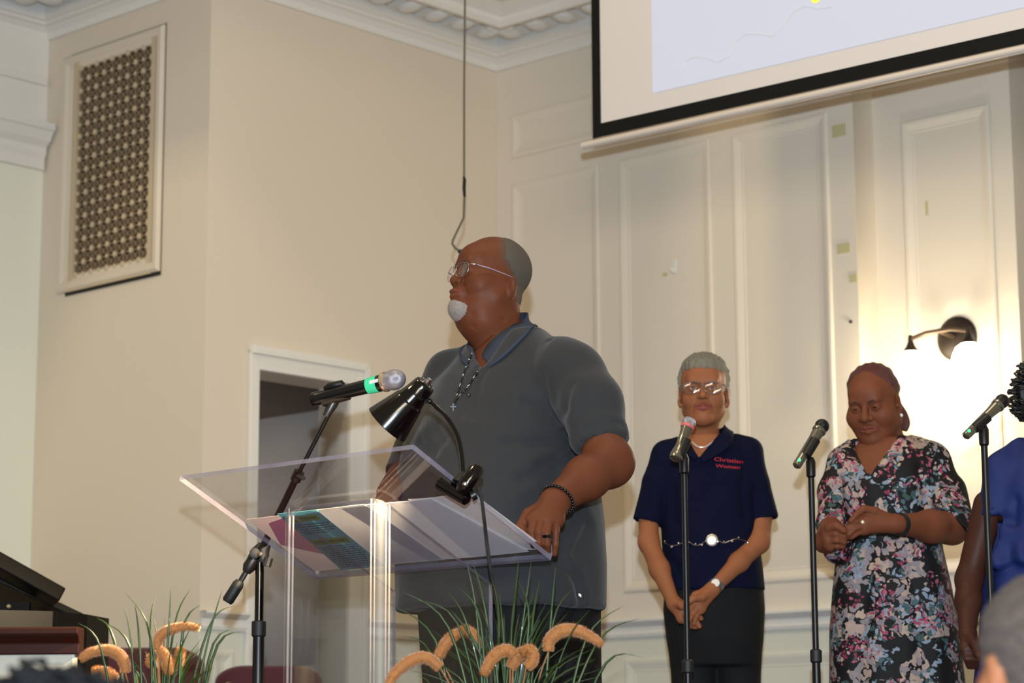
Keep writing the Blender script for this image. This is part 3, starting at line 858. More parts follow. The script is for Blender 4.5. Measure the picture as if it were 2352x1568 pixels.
# straight stands for the singers
def straight(px_top, py_top, Y, cl0, cl1, label, r=.0085):
    p = at(px_top, py_top, Y)
    s = root('microphone_stand', (p.x, p.y, 0), label, 'microphone stand', None)
    c0z, c1z = at(px_top, cl1, Y).z, at(px_top, cl0, Y).z
    v = lambda z: Vector((p.x, p.y, z))
    MB().tube([v(c0z), v(p.z)], r, 14).build('upper_pole', M_BLACK, s)
    MB().tube([v(.02), v(c0z + .005)], r * 1.35, 14).build('lower_pole', M_BLACK, s)
    MB().lathe(v(c0z), (0, 0, 1), [(0, r * 1.5), (.004, r * 1.9), (c1z - c0z - .004, r * 1.9), (c1z - c0z, r * 1.2)], 16).build('clutch', M_RUBBER, s)
    MB().lathe(v(0), (0, 0, 1), [(0, .13), (.012, .13), (.018, .05), (.03, .018)], 32).build('base', M_BLACK, s)
    MB().tube([v(p.z - .045), v(p.z - .04), v(p.z), v(p.z + .012)], [r, r * 1.5, r * 1.6, r], 12).build('clip_stem', M_BLACK, s)
    return s, p
Y1, Y2, Y3 = 6.45, 6.35, 6.1
s1, p1 = straight(1571, 1052, Y1, 1514, 1546, 'straight microphone stand in front of the woman in navy')
t1, h1 = at(1551, 1056, Y1 - .03), at(1584, 966, Y1 + .01)
microphone(t1, h1, .0205, M_MICG, M_SILVER, 'silver-headed microphone with red band before the woman in navy', ring=mat('red_white_band', (190, 96, 90), .5, var=.3, scale=80), rt=.9)
MB().tube([at(1560, 1046, Y1 - .025), at(1575, 1010, Y1 - .012)], .019, 12, flat=.8).build('microphone_clip', M_BLACK, s1)
s2, p2 = straight(1862, 1060, Y2, 1490, 1522, 'straight microphone stand left of the woman in the floral dress')
t2, h2 = at(1828, 1072, Y2 - .03), at(1892, 972, Y2 + .02)
microphone(t2, h2, .0205, M_MICG, M_BLACK, 'dark microphone with green light left of the woman in floral', led=at(1836, 1056, Y2 - .052), rt=.6)
MB().tube([at(1850, 1046, Y2 - .02), at(1872, 1010, Y2 - .008)], .0185, 12, flat=.8).build('microphone_clip', M_BLACK, s2)
s3, p3 = straight(2259, 986, Y3, 1440, 1475, 'straight microphone stand in front of the woman in royal blue', r=.0088)
t3, h3 = at(2216, 1003, Y3 - .03), at(2307, 916, Y3 + .02)
microphone(t3, h3, .0195, M_MICG, M_BLACK, 'dark microphone with green light at the right edge before the woman in blue', led=at(2226, 989, Y3 - .052), rt=.6)
MB().tube([at(2238, 984, Y3 - .02), at(2268, 958, Y3 - .008)], .0175, 12, flat=.8).build('microphone_clip', M_BLACK, s3)

# ---------------------------------------------------------------- grand piano at the left
PY = 6.9
M_PIANO = mat('piano_black_lacquer', (4, 4, 4), .35, var=.1, spec=.12)
pr = root('grand_piano', at(-250, 1560, PY + .4) * 1.0, 'black grand piano with raised lid at the left edge', 'piano')
pr.location.z = 0; OFF[pr.name] = Vector(pr.location)
def plank(quad, Y0, Y1, thick, deep):
    """slab whose near long edge follows two picture points, extending away from the camera"""
    a, b = at(*quad[0], Y0), at(*quad[1], Y1)
    d = (b - a); n = d.cross(Vector((0, 1, 0))).normalized()
    if n.z > 0: n = -n
    return a, d, n
lid = MB()
a, b = at(-420, 1030, 6.6), at(152, 1350, 6.9)
n = Vector((0, 0, -1))
dn = (b - a).cross(Vector((-.32, .7, -.12))).normalized(); dn = dn if dn.z < 0 else -dn
lid.obox(a, b - a, dn * .045, Vector((-.32, .7, -.12)))
lid.build('lid_flap', M_PIANO, pr, smooth=False, bevel=.004)
a, b = at(-420, 1120, 6.75), at(226, 1424, 7.0)
dn = (b - a).cross(Vector((-.35, .8, -.14))).normalized(); dn = dn if dn.z < 0 else -dn
MB().obox(a, b - a, dn * .022, Vector((-.35, .8, -.14))).build('lid', M_PIANO, pr, smooth=False, bevel=.004)
rim = MB()
rp = [at(-420, 1475, 6.5), at(-60, 1468, 6.55), at(120, 1450, 6.65), at(200, 1430, 6.8), at(250, 1440, 7.0), at(244, 1440, 7.2)]
rp = [Vector((p.x, p.y, .93)) for p in rp]
vs, fs = [], []
for p in rp: vs += [p, p - EZ * .33]
for p in rp[::-1]: vs += [p + Vector((-.05, .05, 0)), p + Vector((-.05, .05, -.33))]
m_ = len(vs) // 2
for i in range(m_):
    k = (i + 1) % m_
    fs.append((2 * i, 2 * i + 1, 2 * k + 1, 2 * k))
rim.add(vs, fs); rim.build('rim', M_PIANO, pr, smooth=False)
MB().obox(rp[0] - EZ * .3 + Vector((0, .04, 0)), Vector((rp[-2].x - rp[0].x, 0, 0)), Vector((0, .66, 0)), -EZ * .03).build('case_bottom', M_PIANO, pr, smooth=False)
a = at(88, 1448, 7.1); MB().tube([a, at(84, 1395, 7.1)], .008, 8).build('lid_prop', M_PIANO, pr); MB().tube([at(70, 1448, 7.2), at(72, 1400, 7.2)], .012, 8).build('lid_prop', M_PIANO, pr)
a = at(-420, 1448, 6.95); b = at(66, 1448, 6.95); MB().obox(a, b - a, Vector((0, .02, 0)), EZ * .085).build('music_desk', M_PIANO, pr, smooth=False)
for (x, y) in ((-300, 6.7), (-300, 7.3), (180, 7.0)):
    q = at(x, 1500, y); MB().tube([Vector((q.x, q.y, .6)), Vector((q.x, q.y, .06)), Vector((q.x, q.y, 0))], [.05, .03, .03], 12).build('leg', M_PIANO, pr)
for x, y in ((20, 1392), (83, 1407), (192, 1438)):
    MB().ball(at(x, y, 6.9), .007, 10, 8).build('brass_knob', M_GOLD, pr)

# low panel with a wooden cap rail in front of the piano
M_PANEL = mat('cream_rail_panel', (168, 164, 150), .5, var=.02)
M_WOOD = mat('reddish_brown_wood', (40, 12, 4), .45, var=.25, scale=5, stretch=(1, 1, 14), spec=.2)
KY = 5.6
kr = root('altar_rail', Vector((at(-120, 1500, KY).x, KY, 0)), 'white panelled rail with a reddish wooden cap at the lower left', 'railing')
a, b = at(-500, 1454, KY), at(188, 1466, KY - .05)
zt_ = a.z
b = Vector((b.x, b.y, a.z)); d = b - a; pn = Vector((0, -1, 0))
cap = [(-.03, 0.012), (.050, .012), (.055, .006), (.055, -.006), (.040, -.014), (.030, -.026), (.030, -.052), (-.03, -.052)]
vs, fs = [], []
z_top = at(90, 1444, KY).z
for e in (Vector((a.x, a.y, z_top)), Vector((b.x, b.y, z_top))):
    for o_, z_ in cap: vs.append(e + pn * o_ + EZ * (z_ - .012))
k = len(cap)
for i in range(k): fs.append((i, (i + 1) % k, k + (i + 1) % k, k + i))
fs += [tuple(range(k - 1, -1, -1)), tuple(range(k, 2 * k))]
MB().add(vs, fs).build('cap_rail', M_WOOD, kr, smooth=False, bevel=.003)
MB().obox(Vector((a.x, a.y + .022, 0)), Vector((b.x - a.x - .012, b.y - a.y, 0)), Vector((0, -.04, 0)), EZ * (z_top - .06)).build('panel', M_PANEL, kr, smooth=False, bevel=.006)

# ---------------------------------------------------------------- maroon chairs on the stage
M_MAROON = mat('maroon_upholstery', (74, 26, 34), .9, var=.12, scale=30, bump=.2, bscale=250, sheen=.3)
def chair(pxl, pxr, py, Y, label):
    a, b = at(pxl, py, Y), at(pxr, py, Y)
    w = (b - a).length; c = (a + b) / 2; zt = c.z
    r = root('stage_chair', (c.x, c.y, 0), label, 'chair', 'maroon chairs along the stage wall')
    # back, rounded upper corners, gently padded; faces the hall, so the chair seat is on the camera side
    n = 14; pts = []
    rr_ = w * .28
    for i in range(n + 1):
        t = math.pi / 2 * i / n; pts.append((-w / 2 + rr_ - rr_ * math.cos(t), zt - rr_ * .55 + rr_ * .55 * math.sin(t)))
    for i in range(n + 1):
        t = math.pi / 2 * (1 - i / n); pts.append((w / 2 - rr_ + rr_ * math.cos(t), zt - rr_ * .55 + rr_ * .55 * math.sin(t)))
    pts = [(-w / 2, .5)] + pts + [(w / 2, .5)]
    vs = [Vector((c.x + x, c.y - .03, z)) for x, z in pts] + [Vector((c.x + x, c.y + .04, z)) for x, z in pts]
    k = len(pts); fs = [tuple(range(k)), tuple(range(2 * k - 1, k - 1, -1))] + [(i, k + i, k + (i + 1) % k, (i + 1) % k) for i in range(k)]
    MB().add(vs, fs).build('backrest', M_MAROON, r, bevel=.015, bseg=3)
    MB().box(c.x - w / 2, c.x + w / 2, c.y - .46, c.y - .035, .41, .50).build('seat', M_MAROON, r, bevel=.03, bseg=3)
    for sx in (-1, 1):
        for yy in (-.43, .02):
            MB().tube([Vector((c.x + sx * (w / 2 - .03), c.y + yy, 0)), Vector((c.x + sx * (w / 2 - .03), c.y + yy, .42 if yy < 0 else .6))], .014, 8).build('leg', M_WOOD, r)
chair(190, 470, 1487, 7.9, 'maroon padded stage chair behind the orange foxtails at the left')
chair(496, 742, 1528, 8.1, 'maroon padded stage chair behind the boom stand and lectern')

# ---------------------------------------------------------------- grass arrangements with orange foxtails
M_GRASS = mat('green_grass_blade', (42, 66, 18), .4, var=.35, scale=6, coat=.2)
M_FOX = mat('orange_foxtail_fibre', (150, 92, 34), .7, var=.3, scale=60, sheen=.5)
M_FOXF = mat('glitter_fibre', (190, 128, 66), .3, .3, var=.3, scale=90)
M_POT = mat('terracotta_brown_pot', (96, 62, 44), .6, var=.1)
M_STEMB = mat('tan_flower_stem', (150, 98, 60), .6)
def blade(mb, pts, w, rng):
    P = smooth_path(pts, 5); n = len(P)
    side = (P[-1] - P[0]).cross(Vector((rng.uniform(-.4, .4), -1, rng.uniform(-.2, .2)))).normalized()
    vs = []; fs = []
    for i, p in enumerate(P):
        t = i / (n - 1); ww = w * (1 - t ** 2.2) * .5 + .0003
        fold = Vector((0, -1, 0)) * ww * .5
        vs += [p - side * ww, p + fold, p + side * ww, p - fold * .2]
    for i in range(n - 1):
        a, b = 4 * i, 4 * i + 4
        for k in range(4): fs.append((a + k, a + (k + 1) % 4, b + (k + 1) % 4, b + k))
    mb.add(vs, fs)
def foxtail(parent, pts, r, seed, fuzz=1500):
    P = smooth_path(pts, 7); n = len(P)
    rng = random.Random(seed)
    rad = [r * (.72 + .35 * math.sin(math.pi * min(1, .12 + .95 * i / (n - 1)))) * (1 if i < n - 3 else (.85, .6, .25)[i - n + 3]) for i in range(n)]
    mb = MB(); mb.tube(P, rad, 14)
    vs = []
    for i, v in enumerate(mb.v):
        vs.append(v + Vector((rng.uniform(-1, 1), rng.uniform(-1, 1), rng.uniform(-1, 1))) * r * .09)
    mb.v = vs
    sp_ = mb.build('foxtail_spike', M_FOX, parent, sharp=180)
    fz = MB()
    for _ in range(fuzz):
        i = rng.randrange(n - 1); p = P[i].lerp(P[i + 1], rng.random())
        t = (P[i + 1] - P[i]).normalized()
        d = Vector((rng.gauss(0, 1), rng.gauss(0, 1), rng.gauss(0, 1))); d = (d - t * d.dot(t)).normalized()
        rr_ = rad[i]; q = p + d * rr_ * .9; tip = p + d * (rr_ + .0042 * rng.uniform(.2, 1.2)) + t * .003
        s = t.cross(d) * .0005
        fz.add([q - s, q + s, q + t * .0009, tip], [(0, 1, 3), (1, 2, 3), (2, 0, 3)])
    fz.build('fibres', M_FOXF, sp_, smooth=False)
    return sp_
def plant(px, Y, label, blades, tails, seed, nrand, spread, ytop):
    rng = random.Random(seed)
    c = at(px, 1700, Y); zp = .26
    r = root('foxtail_grass_plant', (c.x, c.y, 0), label, 'plant', 'grass and foxtail arrangements in front of the stage')
    MB().lathe((c.x, c.y, 0), (0, 0, 1), [(0, .085), (.01, .09), (.2, .12), (.24, .125), (.26, .125), (.26, .112), (.235, .11), (.235, .001)], 28, caps=False).build('pot', M_POT, r)
    g = MB()
    for tip, mid, yo in blades:
        b0 = Vector((c.x + rng.uniform(-.05, .05), c.y + rng.uniform(-.04, .04), zp - .02))
        t_ = at(*tip, Y + yo); m_ = at(*mid, Y + yo * .5)
        blade(g, [b0, b0.lerp(m_, .5) + Vector((0, 0, .01)), m_, t_], rng.uniform(.006, .010), rng)
    for _ in range(nrand):
        b0 = Vector((c.x + rng.uniform(-.05, .05), c.y + rng.uniform(-.05, .05), zp - .02))
        ang = rng.uniform(-1, 1); hx = px + ang * spread; hy = ytop + abs(ang) ** 1.6 * 170 + rng.uniform(0, 120)
        yo = rng.uniform(-.12, .12)
        t_ = at(hx, hy, Y + yo); m_ = at(px + ang * spread * .45, hy + (1700 - hy) * .38, Y + yo * .5)
        blade(g, [b0, b0.lerp(m_, .5), m_, t_], rng.uniform(.005, .009), rng)
    g.build('grass_blades', M_GRASS, r, smooth=True, sharp=180)
    for k, (pp, rad, yo) in enumerate(tails):
        s = foxtail(r, [at(x, y, Y + yo) for x, y in pp], rad, seed * 10 + k)
        e = pp[0]
        MB().tube(smooth_path([at(*e, Y + yo), at(e[0] + (px - e[0]) * .35, e[1] + 120, Y + yo * .6), Vector((c.x, c.y, zp - .02))], 6), .0016, 6).build('flower_stem', M_STEMB, r)
B1 = [((1072, 1290), (1096, 1420), 0), ((1192, 1280), (1178, 1420), .05), ((1276, 1300), (1264, 1440), -.04), ((1186, 1325), (1215, 1430), -.05), ((925, 1358), (1030, 1440), 0),
      ((892, 1385), (1000, 1470), .03), ((940, 1375), (1050, 1430), -.05), ((1318, 1350), (1270, 1430), .04), ((1432, 1390), (1345, 1470), 0), ((1466, 1420), (1370, 1478), .05),
      ((1486, 1512), (1392, 1522), -.03), ((1050, 1345), (1105, 1430), -.04), ((1240, 1330), (1222, 1440), .05), ((1130, 1330), (1146, 1430), .08), ((920, 1460), (990, 1500), .05), ((1355, 1400), (1300, 1480), -.06),
      ((1085, 1290), (1115, 1400), .03), ((1220, 1290), (1205, 1400), -.02), ((960, 1550), (1000, 1590), .05), ((1030, 1360), (1075, 1440), .02)]
plant(1165, 5.0, 'grass arrangement with glittery orange foxtails in front of the man', B1,
      [([(1012, 1534), (985, 1512), (955, 1512), (925, 1530), (900, 1556), (885, 1590)], .0125, -.03),
       ([(1008, 1510), (1018, 1485), (1038, 1462), (1062, 1446)], .0115, .02), ([(1098, 1490), (1090, 1462), (1070, 1446), (1056, 1450)], .0105, .05),
       ([(1180, 1505), (1165, 1492), (1140, 1502), (1122, 1525), (1110, 1550)], .0125, -.05), ([(1172, 1535), (1185, 1512), (1200, 1498), (1216, 1500)], .0125, -.03),
       ([(1208, 1532), (1222, 1520), (1224, 1500), (1212, 1490), (1198, 1500)], .0115, -.08),
       ([(1260, 1495), (1262, 1470), (1285, 1450), (1316, 1446), (1350, 1458), (1384, 1480)], .0130, -.02)], 3, 46, 230, 1330)
B2 = [((392, 1352), (388, 1440), 0), ((288, 1360), (345, 1460), .04), ((510, 1355), (478, 1470), -.03), ((435, 1355), (400, 1440), .05), ((286, 1392), (302, 1480), 0), ((238, 1428), (300, 1490), .02),
      ((222, 1418), (262, 1470), .05), ((540, 1390), (480, 1440), .04), ((582, 1456), (500, 1480), -.02), ((572, 1442), (490, 1478), .06), ((460, 1388), (420, 1450), .03), ((180, 1430), (232, 1490), -.04), ((357, 1370), (345, 1450), .06), ((310, 1390), (320, 1470), -.05)]
plant(372, 5.05, 'grass arrangement with plain orange foxtails at the lower left', B2,
      [([(360, 1490), (366, 1462), (390, 1446), (425, 1438), (458, 1442)], .0105, .02), ([(364, 1490), (378, 1505), (386, 1530), (392, 1548)], .0115, -.02), ([(398, 1535), (410, 1515), (416, 1488)], .0115, .03),
       ([(288, 1545), (286, 1522), (270, 1500), (240, 1492), (205, 1500), (184, 1514)], .0120, 0), ([(268, 1560), (245, 1545), (212, 1540)], .0120, .02), ([(352, 1530), (345, 1515), (362, 1498)], .009, .05)], 8, 34, 170, 1400)
# ---------------------------------------------------------------- implicit-surface modelling (smooth unions, then surface nets)
def f3(p): return (float(p[0]), float(p[1]), float(p[2]))
class Field:
    def __init__(s, lo, hi, res):
        s.lo = np.array(f3(lo)); s.res = res
        s.n = [int(math.ceil((hi[i] - lo[i]) / res)) + 1 for i in range(3)]
        s.d = np.full(s.n, .08, dtype=np.float32)
        s.ax = [(s.lo[i] + np.arange(s.n[i]) * res).astype(np.float32) for i in range(3)]
    def _sub(s, lo, hi):
        sl = []
        for i in range(3):
            a = max(0, int((lo[i] - s.lo[i]) / s.res)); b = min(s.n[i], int((hi[i] - s.lo[i]) / s.res) + 2)
            if b <= a: return None, None
            sl.append(slice(a, b))
        g = (s.ax[0][sl[0]][:, None, None], s.ax[1][sl[1]][None, :, None], s.ax[2][sl[2]][None, None, :])
        return tuple(sl), g
    def op(s, prim, k=.01, mode='u'):
        fn, lo, hi = prim
        m = k + .02
        sl, g = s._sub([v - m for v in lo], [v + m for v in hi])
        if sl is None: return s
        p = fn(*g); d = s.d[sl]
        if mode == 'u':
            h = np.clip(.5 + .5 * (d - p) / k, 0, 1); r = d * (1 - h) + p * h - k * h * (1 - h)
        else:                       # subtract
            p = -p; h = np.clip(.5 - .5 * (d - p) / k, 0, 1); r = d * (1 - h) + p * h + k * h * (1 - h)
        s.d[sl] = r; return s
    def clip_all(s, fn):
        g = (s.ax[0][:, None, None], s.ax[1][None, :, None], s.ax[2][None, None, :])
        s.d = np.maximum(s.d, fn(*g)).astype(np.float32); return s
    def disp(s, a, b, r, depth):
        """soft crease (depth > 0 sinks) along a segment"""
        a = np.array(f3(a)); b = np.array(f3(b))
        lo, hi = np.minimum(a, b) - r * 2.5, np.maximum(a, b) + r * 2.5
        sl, g = s._sub(lo, hi)
        if sl is None: return s
        dd = seg_d(a, b, *g)[0]
        s.d[sl] += (depth * np.exp(-(dd / r) ** 2)).astype(np.float32); return s
    def mesh(s): return surface_nets(s.d, s.lo, s.res)
def seg_d(a, b, x, y, z):
    ab = b - a; L = float((ab ** 2).sum()) + 1e-12
    t = np.clip(((x - a[0]) * ab[0] + (y - a[1]) * ab[1] + (z - a[2]) * ab[2]) / L, 0, 1)
    return np.sqrt((x - a[0] - ab[0] * t) ** 2 + (y - a[1] - ab[1] * t) ** 2 + (z - a[2] - ab[2] * t) ** 2), t
def cap(a, b, ra, rb=None):
    rb = ra if rb is None else rb
    a = np.array(f3(a)); b = np.array(f3(b)); R_ = max(ra, rb)
    def fn(x, y, z):
        d, t = seg_d(a, b, x, y, z); return d - (ra + (rb - ra) * t)
    return fn, np.minimum(a, b) - R_, np.maximum(a, b) + R_
def ell(c, r, axes=None):
    c = np.array(f3(c)); r = np.array(r, dtype=float)
    A = np.eye(3) if axes is None else np.array([f3(v) for v in axes])
    def fn(x, y, z):
        u = [(A[i][0] * (x - c[0]) + A[i][1] * (y - c[1]) + A[i][2] * (z - c[2])) / r[i] for i in range(3)]
        k0 = np.sqrt(u[0] ** 2 + u[1] ** 2 + u[2] ** 2); k1 = np.sqrt((u[0] / r[0]) ** 2 + (u[1] / r[1]) ** 2 + (u[2] / r[2]) ** 2) + 1e-9
        return k0 * (k0 - 1) / k1
    e = np.sqrt(sum((A[i] * r[i]) ** 2 for i in range(3)))
    return fn, c - e, c + e
def sph(c, r): return ell(c, (r, r, r))
def stack(rows, right, fwd, e=2.3):
    """rows of (x, y, z, half width, half depth) from bottom to top"""
    rows = sorted(rows, key=lambda q: q[2]); q = np.array(rows, dtype=float)
    zz = q[:, 2]; rt = np.array(f3(right)); fw = np.array(f3(fwd))
    def sm(v, z):
        return np.interp(z, zz, v)
    def fn(x, y, z):
        cx, cy, a, b = sm(q[:, 0], z), sm(q[:, 1], z), sm(q[:, 3], z), sm(q[:, 4], z)
        u = np.abs((x - cx) * rt[0] + (y - cy) * rt[1]) / a; w = np.abs((x - cx) * fw[0] + (y - cy) * fw[1]) / b
        k = (u ** e + w ** e + 1e-9) ** (1 / e)
        d = (k - 1) * np.minimum(a, b)
        return np.maximum(d, np.maximum(zz[0] - z, z - zz[-1]))
    m = q[:, 3:5].max() * 1.3
    return fn, (q[:, 0].min() - m, q[:, 1].min() - m, zz[0]), (q[:, 0].max() + m, q[:, 1].max() + m, zz[-1])
def surface_nets(d, lo, res):
    s = d < 0
    c = np.zeros([n - 1 for n in d.shape], dtype=np.uint8)
    corners = [(i, j, k) for i in (0, 1) for j in (0, 1) for k in (0, 1)]
    sh = d.shape
    def cut(a, o): return a[o[0]:sh[0] - 1 + o[0], o[1]:sh[1] - 1 + o[1], o[2]:sh[2] - 1 + o[2]]
    for o in corners: c += cut(s, o)
    act = (c > 0) & (c < 8)
    idx = np.full(act.shape, -1, dtype=np.int64); idx[act] = np.arange(act.sum())
    ii = np.argwhere(act)
    acc = np.zeros((len(ii), 3)); cnt = np.zeros(len(ii))
    for a in corners:
        for ax in range(3):
            if a[ax]: continue
            b = list(a); b[ax] = 1
            da = d[ii[:, 0] + a[0], ii[:, 1] + a[1], ii[:, 2] + a[2]]; db = d[ii[:, 0] + b[0], ii[:, 1] + b[1], ii[:, 2] + b[2]]
            m = (da < 0) != (db < 0)
            t = np.where(m, da / np.where(m, da - db, 1), 0)
            p = np.zeros((len(ii), 3)); p[:] = a; p[:, ax] = t
            acc[m] += p[m]; cnt[m] += 1
    v = (ii + acc / np.maximum(cnt, 1)[:, None]) * res + lo
    faces = []
    for ax in range(3):
        o1, o2 = [(1, 2), (2, 0), (0, 1)][ax]
        sl0 = [slice(1, sh[i] - 1) for i in range(3)]; sl0[ax] = slice(0, sh[ax] - 1)
        sl1 = list(sl0); sl1[ax] = slice(1, sh[ax])
        A, B = s[tuple(sl0)], s[tuple(sl1)]
        for flip, m in ((False, A & ~B), (True, ~A & B)):
            e = np.argwhere(m)
            if not len(e): continue
            off = np.array([0 if i == ax else 1 for i in range(3)]); e = e + off
            q = []
            for (da, db) in ((0, 0), (-1, 0), (-1, -1), (0, -1)):
                w = e.copy(); w[:, o1] += da; w[:, o2] += db
                q.append(idx[w[:, 0], w[:, 1], w[:, 2]])
            q = np.stack(q, 1)
            if flip: q = q[:, ::-1]
            faces.append(q)
    return v, np.concatenate(faces)
def join_parts(parts):
    vs, fs, b = [], [], 0
    for v, f in parts:
        vs.append(v); fs.append(f + b); b += len(v)
    return np.concatenate(vs), np.concatenate(fs)
def np_mesh(name, v, f, mats, parent, cols=None, smooth_iter=1):
    off = OFF[parent.name]
    if smooth_iter:          # light Laplacian relax along the quad edges
        n = len(v)
        for _ in range(smooth_iter):
            acc = np.zeros((n, 3)); cnt = np.zeros(n)
            for a, b in ((0, 1), (1, 2), (2, 3), (3, 0)):
                np.add.at(acc, f[:, a], v[f[:, b]]); np.add.at(cnt, f[:, a], 1)
                np.add.at(acc, f[:, b], v[f[:, a]]); np.add.at(cnt, f[:, b], 1)
            v = v * .5 + .5 * acc / np.maximum(cnt, 1)[:, None]
    me = bpy.data.meshes.new(name)
    vv = (v - np.array(f3(off))).astype(np.float32)
    me.vertices.add(len(vv)); me.vertices.foreach_set('co', vv.ravel())
    me.loops.add(f.size); me.loops.foreach_set('vertex_index', f.astype(np.int32).ravel())
    me.polygons.add(len(f)); me.polygons.foreach_set('loop_start', np.arange(0, f.size, 4, dtype=np.int32))
    me.polygons.foreach_set('use_smooth', np.ones(len(f), dtype=bool))
    me.update(calc_edges=True); me.validate()
    if not isinstance(mats, (list, tuple)): mats = [mats]
    for m in mats: me.materials.append(m)
    if cols is not None:
        at_ = me.attributes.new('tone', 'FLOAT_COLOR', 'POINT')
        c4 = np.ones((len(v), 4), dtype=np.float32); c4[:, :3] = cols
        at_.data.foreach_set('color', c4.ravel())
    o = bpy.data.objects.new(name, me); COL.objects.link(o)
    OFF[o.name] = off; o.parent = parent
    BV[o.name] = (v, f)
    return o
BV = {}
def bvh_of(*obs):
    vs, fs, b = [], [], 0
    for o in obs:
        v, f = BV[o.name]; vs += [tuple(p) for p in v]; fs += [tuple(int(i) + b for i in q) for q in f]; b += len(v)
    return BVHTree.FromPolygons(vs, fs)
def snap(bvh, px, py, lift=.002):
    d = ray(px, py).normalized()
    p, n, i, _ = bvh.ray_cast(CAM, d)
    if p is None: return None
    if n.dot(d) > 0: n = -n
    return p + n * lift
def skin_mat(name, rgb, lip, rough=.48, var=.17, hair=(60, 50, 44)):
    m, nt, b = new_mat(name)
    n = noise_tex(nt, 14, 6)
    c = lin(rgb)
    mx = nt.nodes.new('ShaderNodeMix'); mx.data_type = 'RGBA'
    mx.inputs[6].default_value = tuple(x * (1 - var) for x in c[:3]) + (1,); mx.inputs[7].default_value = tuple(min(1, x * (1 + var)) for x in c[:3]) + (1,)
    nt.links.new(n.outputs['Fac'], mx.inputs[0])
    at_ = nt.nodes.new('ShaderNodeAttribute'); at_.attribute_name = 'tone'
    sp = nt.nodes.new('ShaderNodeSeparateColor'); nt.links.new(at_.outputs['Color'], sp.inputs[0])
    m2 = nt.nodes.new('ShaderNodeMix'); m2.data_type = 'RGBA'; m2.inputs[7].default_value = lin(lip)
    nt.links.new(mx.outputs[2], m2.inputs[6]); nt.links.new(sp.outputs[0], m2.inputs[0])
    m3 = nt.nodes.new('ShaderNodeMix'); m3.data_type = 'RGBA'; m3.inputs[7].default_value = lin(hair)
    nt.links.new(m2.outputs[2], m3.inputs[6]); nt.links.new(sp.outputs[1], m3.inputs[0])
    nt.links.new(m3.outputs[2], b.inputs['Base Color'])
    setin(b, Roughness=rough + .06); b.inputs['Specular IOR Level'].default_value = .14
    b.inputs['Subsurface Weight'].default_value = 0; b.inputs['Subsurface Radius'].default_value = (.010, .004, .002); b.inputs['Subsurface Scale'].default_value = 1.0
    n2 = noise_tex(nt, 420, 3); bp = nt.nodes.new('ShaderNodeBump'); bp.inputs['Strength'].default_value = .12; bp.inputs['Distance'].default_value = .002
    nt.links.new(n2.outputs['Fac'], bp.inputs['Height']); nt.links.new(bp.outputs['Normal'], b.inputs['Normal'])
    return m
M_EYEW = mat('eye_white', (205, 196, 186), .15, var=.04)
M_IRIS = mat('dark_brown_iris', (34, 20, 14), .1)
M_BROW = mat('dark_eyebrow_hair', (38, 28, 24), .8, var=.2, scale=300)
M_BROWG = mat('grey_eyebrow_hair', (112, 98, 88), .8, var=.2, scale=300)

